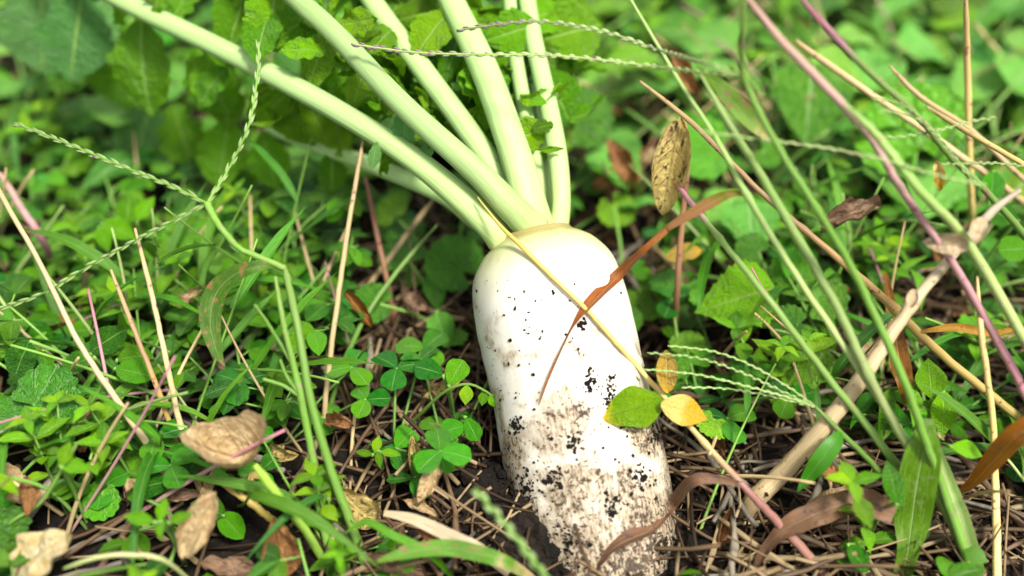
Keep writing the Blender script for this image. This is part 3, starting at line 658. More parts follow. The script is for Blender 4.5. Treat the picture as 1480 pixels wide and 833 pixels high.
def ribbon(P, wpx, mat, fold=.2, twist=0.0, n=8, nv=4, face=None, ripple=0, seed=0, pre=0.0, curl=0):
    """grass blade through picture points, wpx = half width per point; turned to face up and the viewer"""
    W3 = pts3(P); sp = spline([(*v, pxr(w_, dep(v))) for v, w_ in zip(W3, wpx)], n); Nn = len(sp); m = MB()
    fr = []
    for i in range(Nn):
        p = Vector(sp[i][:3]); t = (Vector(sp[min(Nn - 1, i + 1)][:3]) - Vector(sp[max(0, i - 1)][:3])).normalized()
        nrm = (face or ((CAM - p).normalized() + UPZ * .4)); nrm = Vector(nrm); nrm = (nrm - t * nrm.dot(t)).normalized()
        nrm = Matrix.Rotation(pre + twist * i / (Nn - 1), 3, t) @ nrm; fr.append((p, t, nrm, t.cross(nrm)))
    def f(u, v):
        i = round(u * (Nn - 1)); p, t, nn, s_ = fr[i]; a = v * 2 - 1; wd = sp[i][3]
        th = curl * a
        return p + s_ * a * wd * math.cos(th * .8) + nn * (abs(a) * wd * fold + wd * abs(math.sin(th)) * .8 + wd * ripple * noise.noise(Vector((a * 1.5 + seed, u * 9, seed))))
    m.grid(f, Nn - 1, nv); return m, [Vector(s[:3]) for s in sp]
def SG(name, stops, **k): return stem_mat(name, stops, **k)
GRN = (.12, .25, .035); PALE = (.29, .39, .125); TAN = (.46, .33, .16); STRAW = (.56, .43, .22); PINK = (.40, .16, .20); MAUVE = (.34, .23, .19); YEL = (.60, .42, .09); BRN = (.20, .11, .06); ORG = (.5, .25, .05)
S_YEL = SG('stem_yellow_to_red', [(0, (.45, .36, .1)), (.1, YEL), (.55, (.66, .50, .17)), (.68, TAN), (.74, (.26, .12, .10)), (1, (.32, .18, .12))])
S_GREEN = SG('stem_green', [(0, (.17, .27, .06)), (.4, GRN), (1, (.15, .29, .045))], dark=(.2, .15, .1))
S_PALE = SG('stem_pale_green', [(0, PALE), (.3, (.22, .36, .085)), (.6, (.31, .38, .14)), (1, (.20, .33, .075))], dark=(.25, .15, .12))
S_PINKG = SG('stem_pink_to_green', [(0, MAUVE), (.12, PINK), (.2, (.40, .20, .24)), (.24, (.19, .29, .075)), (1, (.16, .30, .06))], dark=(.3, .12, .12))
S_MAUVE = SG('stem_mauve', [(0, (.36, .22, .17)), (.3, MAUVE), (.6, (.38, .20, .21)), (1, PINK)], dark=(.2, .08, .09))
S_TAN = SG('stem_tan', [(0, TAN), (.4, STRAW), (1, TAN)], dark=(.2, .11, .06), streak=.4)
S_TANP = SG('stem_tan_pink_foot', [(0, TAN), (.4, (.58, .46, .27)), (.82, STRAW), (.88, (.42, .18, .26)), (1, (.36, .18, .18))], streak=.35)
S_STRAWY = SG('stem_yellow_straw', [(0, TAN), (.5, (.62, .47, .16)), (1, (.60, .48, .22))], dark=(.25, .13, .08), streak=.35)
S_BROWN = SG('stem_brown', [(0, TAN), (.35, (.30, .18, .09)), (.6, (.50, .33, .10)), (1, (.42, .37, .12))], dark=(.12, .06, .03), streak=.4)
S_RED = SG('stem_red_brown', [(0, (.26, .11, .08)), (.5, (.34, .17, .09)), (1, BRN)], dark=(.1, .04, .03), streak=.4)
SPIKE = SG('spikelet_green', [(0, (.22, .33, .11)), (.5, (.30, .40, .16)), (1, (.21, .30, .10))], dark=(.16, .05, .12))
SPIKE_P = SG('spikelet_purple', [(0, (.17, .07, .15)), (.25, (.26, .20, .18)), (.45, (.34, .42, .20)), (1, (.26, .38, .11))], dark=(.14, .04, .12))
def spike(P, e, low, mat=SPIKE, r=2.0, gap=9.0, size=12.0, stemmat=S_PALE, name='seed_spike'):
    m, pts, rad = ptube(P, r * .6, n=10, ns=5); o = m.build(name, stemmat, e, low)
    s = MB(); acc = 0; k = 0; tot = len(pts)
    for i in range(1, tot):
        seg = pts[i] - pts[i - 1]; acc += seg.length; g = pxr(gap, dep(pts[i]))
        while acc > g:
            acc -= g; k += 1; p = pts[i]; t = seg.normalized(); side = t.cross((CAM - p).normalized()).normalized() * (1 if k % 2 else -1)
            L = pxr(size, dep(p)) * R.uniform(.85, 1.15); w_ = pxr(r, dep(p)); d = (t * -1 + side * .10 + rvec(R, .05)).normalized()
            p = p + side * w_ * .45
            s.tube([p, p + d * L * .3, p + d * L * .65, p + d * L], [w_ * .25, w_ * .55, w_ * .5, w_ * .08], 5, u0=i / tot, u1=i / tot + .01)
    so = s.build('spikelets', mat, o, low); so['kind'] = 'stuff'
    return o
# --- yellow stem over the radish
stalk([(690, 285, 'd', .447), (722, 325, 'd', .440), (762, 365, 'r', .003), (805, 407, 'r', .0024), (850, 450, 'r', .0024), (890, 495, 'r', .0024), (930, 540, 'r', .005), (1000, 620, 'd', .428), (1075, 703, .035), (1130, 762, .02), (1195, 835, .004), (1215, 862, 'g')],
      [2.6, 3.6, 4.2, 4.2, 4.4, 4.5, 4.6, 5, 6.5, 8.5, 9, 9], S_YEL, 'yellow dry grass stem lying across the radish, reddish at its foot', nodes=(.66,))
# --- stalk with the dry curled blade
e, low, _ = stalk([(900, -20, .18), (982, 118, .155), (1035, 200, .14), (1080, 284, .125), (1160, 412, .10), (1238, 528, .075), (1312, 640, .045), (1395, 770, .015), (1430, 830, 'g')], [3.5, 4, 4.5, 6, 6, 6.5, 7, 7.5, 8], S_PALE, 'pale green stalk bearing the twisted brown blade that crosses the radish', nodes=(.375,))
DRYB = leaf_mat('dry_blade_brown', (.22, .09, .035), (.42, .19, .07), (.48, .27, .12), 1, 0, .25, .55, spot=(.14, .06, .03), vstr=0, osc=40)
DRYP = leaf_mat('dry_blade_purple', (.10, .065, .042), (.22, .14, .085), (.30, .21, .13), 1, 0, .2, .55, spot=(.07, .04, .035), vstr=0, osc=40)
DRYO = leaf_mat('dry_blade_orange', (.26, .11, .02), (.42, .20, .05), (.5, .3, .1), 1, 0, .3, .5, spot=(.16, .07, .02), vstr=0, osc=40)
DRYY = leaf_mat('blade_yellow_green', (.28, .27, .05), (.46, .40, .10), (.5, .45, .2), 1, 0, .3, .5, spot=(.32, .16, .05), tip=(.30, .13, .05), tipat=.15, vstr=0, osc=40)
m, _ = ribbon([(1080, 282, .125), (1058, 280, .124), (1030, 292, .12), (995, 312, .113), (965, 330, .106)], [2, 6, 8.5, 7, 4.5], DRYY, .35); m.build('blade_base', DRYY, e, low)
m, _ = ribbon([(968, 328, .106), (930, 362, .098), (893, 400, 'r', .006), (862, 432, 'r', .004), (843, 455, 'r', .003), (824, 482, 'r', .002), (806, 520, 'r', .0016), (792, 553, 'r', .0014), (779, 586, 'r', .001)], [4.5, 5, 9, 11, 10, 5, 5.5, 4, .4], DRYB, .45, twist=2.6, n=10, pre=-.4); m.build('dry_blade', DRYB, e, low)['label'] = 'twisted rust-brown dry blade'
# --- companion stalk with blue-green blade
e, low, _ = stalk([(1008, 100, .165), (1060, 190, .15), (1112, 274, .13), (1210, 445, .095), (1260, 553, .072), (1318, 655, .045), (1370, 745, .02), (1425, 845, 'g')], [4, 7, 8, 8.5, 8.5, 9, 9, 9], S_PALE, 'stout pale stalk with a blue-green blade at its top', nodes=(.57,))
m, _ = ribbon([(1006, 98, .166), (1040, 125, .158), (1072, 160, .152), (1100, 188, .147), (1126, 208, .14)], [3, 10, 14, 10, .5], BLADE2, .2); m.build('blade', BLADE2, e, low)
# --- pink to green thin stalk
e, low, _ = stalk([(972, 255, .092), (990, 282, .096), (1040, 345, .098), (1110, 432, .095), (1196, 545, .068), (1250, 612, .05), (1311, 695, .025), (1350, 755, 'g')], [4.5, 5, 5.5, 6, 6.5, 7, 8, 8], S_PINKG, 'thin stalk turning from pink to green beside the mottled dead leaf', nodes=(.30,))
m, _ = ribbon([(1042, 350, .114), (1030, 362, .11), (1018, 390, .10), (1012, 425, .09), (1010, 450, .085)], [1, 5, 7, 5, .6], BLADE, .3, n=6); m.build('blade', BLADE, e, low)
# --- crabgrass with two long seed spikes crossing the radish leaf stalks
e, low, _ = stalk([(1072, -40, .215), (1074, 40, .195), (1076, 112, .175), (1120, 205, .155), (1180, 302, .135), (1240, 405, .11), (1304, 545, .08), (1338, 640, .055), (1362, 705, .035), (1395, 800, .012), (1412, 850, 'g')], [5, 6, 6.5, 6, 6.5, 7, 7.5, 7.5, 8, 8.5, 9], S_GREEN, 'crabgrass stalk whose two seed spikes cross the radish leaf stalks', nodes=(.2, .4))
spike([(660, 44, 'd', .440), (742, 33, 'd', .430), (800, 33, 'd', .425), (880, 48, 'd', .418), (950, 72, 'd', .412), (1020, 92, .178), (1076, 112, .175)], e, low, SPIKE_P, 3.4)
spike([(508, 64, 'd', .448), (600, 76, 'd', .438), (700, 79, 'd', .431), (790, 80, 'd', .426), (860, 86, 'd', .420), (960, 98, 'd', .41), (1076, 113, .175)], e, low, SPIKE_P, 3.6)
spike([(1425, 268, .14), (1360, 255, .145), (1280, 232, .15), (1200, 215, .15), (1110, 203, .152), (1010, 190, .16)], e, low, SPIKE, 2.6)
# --- mauve stalks
stalk([(1075, -10, .20), (1130, 60, .185), (1216, 150, .165), (1262, 205, .15), (1304, 276, .135), (1379, 384, .105), (1440, 490, .075), (1478, 562, .055), (1540, 690, .02), (1575, 760, 'g')], [8, 8, 8, 7, 7, 7, 7.5, 8, 8, 8], S_MAUVE, 'long mauve grass stalk leaning past the papery straw joint')
stalk([(1222, 152, .17), (1270, 200, .155), (1328, 274, .14), (1399, 352, .115), (1480, 490, .08), (1560, 640, .035), (1610, 740, 'g')], [6, 8, 8.5, 9, 9, 9, 9], S_PALE, 'pale green grass stalk running alongside the long mauve one')
e, low, _ = stalk([(1140, -25, .20), (1185, 30, .185), (1257, 105, .165), (1318, 160, .15), (1375, 228, .13), (1430, 282, .115), (1510, 380, .08), (1640, 560, 'g')], [6, 6, 6.5, 6, 6, 6, 7, 8], S_PINKG, 'pink-topped stalk with drooping whitish seed spikes', nodes=(.4,))
for P in ([(1262, 142, .163), (1300, 150, .155), (1340, 178, .145), (1385, 235, .128), (1428, 280, .115)], [(1270, 160, .16), (1318, 168, .15), (1358, 200, .14), (1400, 255, .125), (1428, 280, .115)], [(1255, 200, .14), (1300, 198, .14), (1350, 190, .14), (1402, 176, .14), (1440, 170, .14)], [(1360, 238, .13), (1420, 236, .125), (1475, 240, .12), (1540, 260, .11)]): spike(P, e, low, SPIKE, 2.4, 8, 9)
stalk([(1340, 155, .15), (1400, 192, .13), (1480, 238, .11), (1600, 310, .07), (1720, 390, 'g')], [4, 5, 5, 6, 6], S_STRAWY, 'thin orange-yellow straw behind the drooping seed spikes', name='dry_straw', cat='straw')
stalk([(925, 118, .13), (1000, 178, .12), (1098, 276, .105), (1183, 350, .09), (1284, 438, .07), (1360, 512, .05), (1480, 612, .02), (1560, 680, 'g')], [4.5, 5, 5, 6, 8, 8, 8, 8], S_BROWN, 'brown stalk turning yellow that passes behind the other stalks', nodes=(.4, .6))
stalk([(1285, 95, .12), (1330, 140, .11), (1405, 190, .095), (1480, 260, .08), (1600, 370, .03), (1660, 430, 'g')], [4, 5, 5, 5, 5, 5], S_TAN, 'blurred tan straw crossing behind the pink-topped stalk', name='dry_straw', cat='straw')
stalk([(1150, 60, .12), (1250, 130, .11), (1330, 185, .095), (1450, 270, .07), (1600, 370, 'g')], [7, 6, 6, 6, 6], S_TAN, 'blurred olive straw sloping behind the fan leaf', name='dry_straw', cat='straw')
stalk([(1395, -20, .16), (1398, 100, .12), (1402, 250, .07), (1405, 340, .03), (1406, 390, 'g')], [5, 6, 6, 6, 6], S_STRAWY, 'upright blurred yellow straw among the far weeds', name='dry_straw', cat='straw')
for i in range(30):                                      # blurred straws leaning in the far weeds
    px, py = R.uniform(960, 1560), R.uniform(30, 330); L_ = R.uniform(110, 260); a_ = math.radians(R.choice([R.uniform(205, 235), R.uniform(200, 240), R.uniform(255, 290), R.uniform(300, 335)])); zt = R.uniform(.03, .07)
    P_ = [(px + L_ * math.cos(a_), py + L_ * math.sin(a_), zt), (px + L_ * .5 * math.cos(a_) + R.uniform(-8, 8), py + L_ * .5 * math.sin(a_), zt * .55), (px, py, 'g')]
    if any(blocked(v) for v in pts3(P_)): continue
    c_ = R.choice(['tan', 'tan', 'yellow', 'mauve', 'pale green']); r_ = R.uniform(2.2, 4.2); nn_ = near(G(P_[1][0], P_[1][1], zt * .55), 'far')
    stalk(P_, [r_ * .8, r_, r_], {'tan': S_TAN, 'yellow': S_STRAWY, 'mauve': S_MAUVE, 'pale green': S_PALE}[c_], 'blurred ' + c_ + ' straw leaning in the weeds ' + nn_, 'straw', 'leaning_straw', group=c_ + ' leaning straws ' + nn_)
for i in range(16):                                      # brown stems and straws in the shade behind the radish
    px, py = R.uniform(850, 1010), R.uniform(200, 340); L_ = R.uniform(70, 150); a_ = math.radians(R.uniform(230, 310)); zt = R.uniform(.03, .06)
    P_ = [(px + L_ * math.cos(a_), py + L_ * math.sin(a_), zt), (px + L_ * .5 * math.cos(a_) + R.uniform(-8, 8), py + L_ * .5 * math.sin(a_), zt * .55), (px, py, 'g')]
    if any(blocked(v) for v in pts3(P_)): continue
    c_ = R.choice(['tan', 'red-brown', 'brown']); nn_ = near(G(P_[1][0], P_[1][1], zt * .55), 'far')
    stalk(P_, [2.2, 2.8, 3], {'tan': S_TAN, 'red-brown': S_RED, 'brown': S_BROWN}[c_], 'thin ' + c_ + ' dead stalk in the shade behind the radish ' + nn_, 'stem', 'dead_stalk', group=c_ + ' dead stalks ' + nn_)
# --- thick pale straw with joints and papery husk
e, low, _ = stalk([(1475, 275, .125), (1435, 305, .118), (1385, 360, .105), (1318, 440, .088), (1250, 540, .066), (1190, 618, .045), (1125, 690, .02), (1092, 722, .01), (1075, 740, 'g')], [7, 8, 9, 10.5, 14, 16, 17, 19, 17], SG('thick_straw', [(0, (.40, .33, .26)), (.15, (.50, .42, .30)), (.45, (.60, .47, .27)), (1, (.56, .42, .22))], dark=(.30, .19, .09), streak=.45), 'thick pale jointed straw slanting through the green stalks', name='thick_straw', cat='straw', nodes=(.375, .24))
HUSK = dry_mat('husk', (.62, .48, .30), (.70, .58, .40), (.55, .30, .08), (.3, .16, .05), .64, .35)
husk = [leaf_mesh('husk', HUSK, wo, nu=14, nv=8, fold=.3, droop=.5, curl=.9, wave=.25, seed=31 + i) for i in range(2)]
for (px, py, z, L, a, v) in [(1408, 352, .12, 52, -70, 0), (1398, 355, .116, 62, 185, 1), (1316, 446, .092, 34, -80, 1)]:
    p = G(px, py, z); t = RT * math.cos(math.radians(a)) - UP * math.sin(math.radians(a)); s = pxr(L, dep(p))
    ob('husk', husk[v], e, None, frame(p - low, t, CAM - p, (s * 1.3, s, s)))
# --- yellow upright straw, seed fan, other right-hand pieces
stalk([(1412, 400, .09), (1418, 480, .08), (1434, 600, .05), (1438, 700, .025), (1441, 840, .004), (1442, 870, 'g')], [4, 5.5, 6, 7, 8, 8], S_STRAWY, 'upright yellow straw beside the orange-brown curved blade', name='dry_straw', cat='straw', nodes=(.5,))
e, low, _ = stalk([(1178, 588, .055), (1215, 625, .047), (1260, 670, .035), (1292, 712, .018), (1310, 740, 'g')], [4.5, 5, 5.5, 6, 6], S_GREEN, 'low crabgrass stalk with a fan of thin seed spikes beside the radish')
for P in ([(965, 500, .07), (1030, 508, .068), (1085, 528, .065), (1140, 560, .06), (1178, 588, .055)], [(935, 510, .065), (1010, 518, .066), (1075, 540, .063), (1135, 568, .058), (1178, 588, .055)], [(930, 534, .06), (1010, 542, .062), (1085, 560, .06), (1140, 575, .057), (1178, 588, .055)], [(985, 560, .055), (1050, 562, .056), (1110, 572, .056), (1178, 588, .055)]): spike(P, e, low, SPIKE, 2.0, 7, 8)
m, _ = ribbon([(1214, 624, .049), (1206, 640, .048), (1185, 668, .042), (1165, 694, .034), (1152, 712, .03)], [3, 12, 14, 8, .5], GREEN_SPEAR, .2); m.build('blade', GREEN_SPEAR, e, low)['label'] = 'spear-shaped green blade with dew'
def blade(P, wpx, mat, label, name='loose_grass', cat='grass blade', **k):
    m, pts = ribbon(P, wpx, mat, **k); low = min(pts, key=lambda v: v.z); o = m.build(name, mat, None, low); o.location = low; tag(o, label, cat); return o
BLADE_BIG = leaf_mat('broad_blade_green', (.09, .20, .035), (.18, .34, .07), (.3, .42, .16), 1, 0, .35, .42, spot=(.14, .22, .05), tip=(.23, .13, .08), tipat=.78, vstr=0, osc=40)
blade([(1340, 605, .06), (1335, 650, .05), (1326, 700, .036), (1318, 755, .02), (1312, 800, .01), (1300, 850, 'g')], [8, 24, 27, 24, 15, 12], BLADE_BIG, 'broad green grass blade with a brown torn end', fold=.15, ripple=.06)
blade([(1352, 640, .05), (1368, 690, .035), (1392, 760, .02), (1425, 850, 'g')], [4, 9, 12, 12], S_PALE, 'grey-green papery sheath at the foot of the stalks', name='grass_sheath', cat='grass', fold=.6)
blade([(1500, 610, .07), (1465, 635, .06), (1435, 668, .045), (1405, 700, .03), (1383, 716, .02), (1370, 730, 'g')], [16, 17, 15, 9, 4, 3], DRYO, 'orange-brown dry blade curving over the yellow straw', fold=.4, twist=.8)
blade([(1292, 745, .03), (1250, 728, .03), (1212, 732, .03), (1170, 748, .027), (1130, 770, .02), (1098, 808, .008), (1080, 850, 'g')], [14, 21, 20, 19, 13, 7, 4], DRYP, 'wrinkled purple-brown blade lying over the straw', fold=.2, ripple=.5, twist=.5, seed=3)
blade([(1072, 700, .036), (1030, 692, .037), (1000, 697, 'd', .418), (972, 730, 'r', .004), (948, 762, 'r', .003), (915, 778, 'r', .003), (885, 795, 'r', .002), (862, 828, 'r', .0015)], [4, 7, 9, 9, 6, 15, 17, 3], DRYP, 'purple dry blade drooping over the lower end of the radish', fold=.4, twist=1.6, pre=-.5)
blade([(545, 812, .035), (585, 800, .034), (640, 792, .033), (690, 800, .03), (740, 818, .025), (800, 845, 'g')], [2, 9, 12, 12, 9, 2], BLADE2, 'green grass blade with rusty spots lying before the radish foot', fold=.25)
blade([(555, 742, .03), (600, 752, .032), (660, 780, .03), (700, 800, .025), (760, 835, 'g')], [4, 8, 10, 9, 7], HUSK, 'pale flat straw blade in front of the dark soil', fold=.3, name='flat_straw', cat='straw')
blade([(500, 770, .03), (530, 755, .035), (570, 775, .035), (620, 800, .03), (660, 830, 'g')], [1, 5, 6, 6, 3], BLADE, 'narrow green blade under the rusty-spotted one', fold=.3)
blade([(1280, 395, .06), (1300, 520, .05), (1308, 560, .045), (1312, 600, 'g')], [3, 14, 10, 4], DRYO, 'dark brown dead blade hanging behind the thick straw', fold=.4)
blade([(1330, 480, .06), (1380, 474, .062), (1430, 482, .06), (1475, 480, .055), (1500, 500, 'g')], [2, 6, 5, 3, 2], DRYO, 'orange-edged dry strip between the mauve stalk and yellow straw', fold=.5, ripple=.5)
# ------------------------------------------------------------------ left-hand stalks
stalk([(-60, 160, .12), (0, 278, .105), (60, 385, .09), (112, 492, .07), (170, 580, .05), (238, 682, .025), (243, 730, .012), (246, 770, 'g')], [4, 4.5, 4.5, 5, 6, 7, 5, 5], S_TANP, 'tan straw with a pink foot leaning over the trefoil weeds', name='dry_straw', cat='straw', nodes=(.71,))
stalk([(195, 330, .10), (218, 420, .08), (240, 520, .06), (262, 620, .035), (292, 718, .012), (300, 745, 'g')], [4, 4.5, 5, 5.5, 6, 6], S_TAN, 'tan straw rising beside the curled dead leaf', name='dry_straw', cat='straw', nodes=(.6,))
stalk([(160, 390, .085), (195, 480, .065), (225, 555, .05), (255, 640, .025), (275, 700, 'g')], [4, 4.5, 5, 5, 5], S_BROWN, 'brown stem standing close behind the tan straw', name='dry_straw', cat='straw')
stalk([(530, 175, .11), (508, 300, .085), (490, 420, .06), (472, 560, .03), (468, 640, .01), (466, 680, 'g')], [4, 4.5, 5, 5, 5, 5], S_TAN, 'tall tan straw in the dark hollow beside the radish leaves', name='dry_straw', cat='straw')
stalk([(528, 255, .07), (545, 340, .05), (562, 420, .03), (572, 480, 'g')], [4, 5, 5, 5], S_RED, 'reddish brown stem standing in the dark hollow', name='dead_stalk', cat='stem')
stalk([(625, 290, .05), (580, 350, .04), (535, 410, .025), (490, 450, 'g')], [5, 5.5, 5, 5], S_TAN, 'short tan straw slanting in the dark hollow', name='dry_straw', cat='straw')
stalk([(632, 325, .06), (580, 385, .05), (530, 455, .04), (495, 530, .025), (475, 600, .01), (468, 640, 'g')], [3.5, 4.5, 5, 5, 5, 5], S_GREEN, 'green stalk slanting across the dark hollow')
e, low, _ = stalk([(412, 388, 0.092), (430, 470, 0.081), (452, 590, 0.059), (482, 690, 0.037), (512, 770, 0.018), (545, 860, 'g')], [8, 7, 7.5, 8, 8.5, 9], S_GREEN, 'green stalk with a hooked leaf and radiating seed spikes at its head', nodes=(.05,))
m, _, _ = ptube([(412, 388, 0.092), (375, 372, 0.098), (345, 358, 0.102), (316, 325, 0.107), (299, 294, 0.111)], [6, 5.5, 5.5, 6, 7]); m.build('stem', S_GREEN, e, low)
for P, r_ in (([(374, 62, 0.152), (372, 110, 0.144), (360, 180, 0.133), (330, 245, 0.118), (299, 294, 0.111)], 5), ([(20, 178, 0.122), (90, 205, 0.122), (180, 242, 0.118), (250, 270, 0.115), (299, 294, 0.111)], 5), ([(-20, 452, 0.074), (60, 425, 0.081), (140, 378, 0.092), (230, 330, 0.104), (299, 294, 0.111)], 4)): spike(P, e, low, SPIKE, r_ * .75, 11, 17, S_GREEN)
m, _ = ribbon([(408, 384, 0.092), (375, 385, 0.096), (338, 398, 0.092), (312, 425, 0.085), (304, 465, 0.076), (312, 505, 0.067), (325, 530, 0.061)], [2, 8, 13, 16, 15, 9, .5], BLADE2, .25); m.build('blade', BLADE2, e, low)['label'] = 'hooked green blade hanging from the stalk head'
e, low, _ = stalk([(398, 400, .10), (410, 470, .085), (425, 530, .07), (436, 575, .06), (452, 660, .04), (464, 740, .02), (480, 820, 'g')], [5, 5, 6, 8, 7, 8, 8], S_GREEN, 'green weed stem with short forked side shoots beside the hooked-blade stalk', name='weed_shoot', cat='weed')
for P in ([(436, 575, .06), (410, 558, .064), (380, 548, .068)], [(436, 575, .06), (415, 545, .067), (405, 520, .07)], [(425, 530, .07), (395, 480, .08), (368, 440, .09)]):
    m, _, _ = ptube(P, [4, 3.5, 3]); m.build('side_shoot', S_GREEN, e, low)
stalk([(368, 672, .055), (410, 728, .038), (450, 780, .02), (495, 850, 'g')], [9, 8, 8, 8], SG('bright_stem', [(0, (.25, .40, .05)), (1, (.24, .42, .06))]), 'thick bright green stem carrying the curled dead leaf', name='weed_shoot', cat='weed')
stalk([(320, 700, .03), (350, 718, .028), (385, 745, .022), (415, 770, .012), (440, 800, 'g')], [5, 7, 7, 7, 7], SG('dying_stem', [(0, (.30, .19, .08)), (.5, (.38, .30, .06)), (1, (.33, .40, .06))], dark=(.15, .08, .03)), 'dying yellow stem running from the hanging tan leaf', name='weed_shoot', cat='weed')
stalk([(0, 250, .07), (30, 300, .055), (60, 345, .04), (80, 385, 'g')], [6, 7, 7, 7], S_MAUVE, 'short thick pink stem beside the tall tan straw', name='dead_stalk', cat='stem')
stalk([(100, 545, .05), (115, 580, .045), (98, 640, .035), (70, 700, .022), (25, 770, .008), (5, 800, 'g')], [3, 4, 6, 9, 11, 11], SG('bark_grey', [(0, (.42, .38, .33)), (1, (.34, .29, .24))], dark=(.12, .09, .07), streak=.7), 'crooked grey woody stem beside the cream torn leaf', name='woody_stalk', cat='stem')
stalk([(12, 760, .03), (60, 725, .035), (100, 660, .05), (112, 640, .055)][::-1] + [(5, 790, 'g')], [3, 4, 3.5, 3, 3], S_GREEN, 'forked green sprig stem beside the woody stem', name='weed_shoot', cat='weed')
stalk([(530, 560, .03), (515, 590, .028), (508, 650, .012), (505, 690, 'g')], [3, 3.5, 3, 3], S_TAN, 'short bent straw by the tiny star-leaved sprig', name='dry_straw', cat='straw')
e, low, _ = stalk([(722, 583, .035), (708, 570, .04), (680, 556, .045), (650, 562, .043), (618, 588, .03), (590, 620, .012), (575, 650, 'g')], [1.5, 2.2, 2.5, 2.8, 3, 3.2, 3.2], S_GREEN, 'arching clover runner with small buds touching the radish', name='clover_runner', cat='clover')
for (px, py, z, L, a) in [(708, 570, .04, 24, 60), (714, 578, .038, 26, 20), (700, 566, .041, 22, 100), (675, 557, .046, 30, 95)]:
    p = G(px, py, z); t = RT * math.cos(math.radians(a)) - UP * math.sin(math.radians(a)); s = pxr(L, dep(p)); ob('leaf', LM['sprig'][0], e, None, frame(p - low, t, CAM - p, (s * 1.5, s, s)))
e, low, _ = stalk([(800, 850, .055), (770, 810, .062), (740, 770, .068), (700, 724, .073)][::-1] + [(840, 905, 'g')], [3, 4, 4, 4, 4], S_GREEN, 'blurred green grass spike standing before the radish foot')
spike([(686, 706, .076), (700, 724, .073), (740, 770, .068), (800, 850, .055)][::1], e, low, SPIKE, 7, 13, 17, S_GREEN)
e, low, _ = stalk([(92, 822, .04), (140, 806, .045), (190, 802, .045), (240, 812, .04), (290, 845, 'g')], [3, 4, 4, 4, 4], SG('scarred_stem', [(0, PALE), (.5, (.42, .38, .2)), (1, PALE)], dark=(.25, .10, .06)), 'arched pale stem with rusty scars in the low weeds')
# ------------------------------------------------------------------ dead and yellow leaves
def dead(kindmesh, px, py, z, L, ang, wd, label, name='dead_leaf', cat='dead leaf', tl=1.0, pos=None, lift=0):
    p = pos or G(px, py, z); a = math.radians(ang); s = pxr(L, dep(p))
    tip = RT * math.cos(a) - UP * math.sin(a) + FW * lift; nrm = (CAM - p).normalized() * tl + UPZ * (1 - tl * .5)
    b = p - tip.normalized() * s * .5
    o = ob(name, kindmesh, None, None, frame(b, tip, nrm, (s * wd, s, s))); tag(o, label, cat); return o
MOT = dry_mat('dead_leaf_mottled', (.40, .28, .07), (.54, .42, .13), (.22, .13, .05), (.05, .03, .015), .55)
TANL = dry_mat('dead_leaf_tan', (.42, .28, .12), (.55, .41, .22), (.33, .18, .07), (.16, .07, .03), .68)
BRL = dry_mat('dead_leaf_brown', (.24, .10, .03), (.36, .17, .05), (.15, .06, .02), (.06, .025, .01), .6)
PUR = dry_mat('dead_leaf_rosy', (.20, .115, .06), (.32, .20, .12), (.15, .075, .04), (.1, .05, .04), .66)
CRM = dry_mat('torn_leaf_cream', (.66, .52, .26), (.72, .62, .36), (.55, .34, .06), (.35, .2, .05), .68, .4)
YLG = leaf_mat('leaf_lime_yellow', (.20, .36, .02), (.30, .42, .02), (.12, .22, .02), 5, .5, .4, .35, tip=(.58, .40, .02), tipat=.5, vstr=.3)
YLW = leaf_mat('leaf_golden', (.60, .46, .16), (.70, .58, .28), (.55, .40, .14), 5, .5, .4, .4, spot=(.58, .32, .05), tip=(.58, .34, .02), tipat=.5, vstr=.2)
def dm(mat, seed, fold=.3, droop=.5, curl=1.0, wave=.35, wf=wo, nu=20, nv=12): return leaf_mesh('dead_leaf', mat, wf, nu=nu, nv=nv, fold=fold, droop=droop, curl=curl, wave=wave, seed=seed)
e, low, _ = stalk([(990, 175, .11), (993, 240, .095), (985, 330, .07), (978, 430, .04), (975, 490, 'g')], [4, 5, 5.5, 6, 6], S_RED, 'dark red-brown stem carrying the mottled hanging leaf', name='dead_stalk', cat='stem')
dead(dm(MOT, 2, .5, .15, .8, .12, wo), 970, 242, .10, 145, 100, .85, 'mottled yellow-brown dead leaf hanging on a dark stem', lift=.1)
dead(dm(BRL, 5, .4, .3, .8, .3), 988, 105, .10, 75, 60, .7, 'small brown withered leaf above the mottled one')
dead(dm(PUR, 3, .4, .3, 1.0, .5), 1235, 306, .085, 105, -25, .8, 'rosy brown crumpled dead leaf behind the green stalks')
def cup_leaf(mat, seed):
    m = MB(); seg, rings = 40, 7; m.V.append(Vector((0, .5, .02))); m.U.append((.5, .5))
    for i in range(1, rings + 1):
        for k_ in range(seg):
            th = 2 * math.pi * k_ / seg; q = i / rings; rad = q * (.46 + .10 * noise.noise(Vector((math.cos(th) * 1.4 + seed, math.sin(th) * 1.4, seed))) + .10 * max(0, math.cos(th - 1.57)) ** 6)
            z = .75 * q ** 2.0 * (.8 + .2 * math.sin(th * 2 + seed)) + .10 * q * noise.noise(Vector((math.cos(th) * 2.5 * q, math.sin(th) * 2.5 * q, seed * 2.0))) + .025 * math.sin(th * 9) * q
            m.V.append(Vector((rad * math.cos(th) * (1 - .18 * q * q), .5 + rad * math.sin(th), z))); m.U.append((.5 + rad * math.cos(th), .5 + rad * math.sin(th)))
    for k_ in range(seg): m.F.append((0, 1 + k_, 1 + (k_ + 1) % seg))
    for i in range(rings - 1):
        for k_ in range(seg): a = 1 + i * seg + k_; b = 1 + i * seg + (k_ + 1) % seg; m.F.append((a, a + seg, b + seg, b))
    return m.me('dead_leaf', mat)
dead(cup_leaf(TANL, 4), 347, 660, .048, 112, 175, .95, 'curled tan dead leaf cupped upward on a bright green stem', tl=.45)
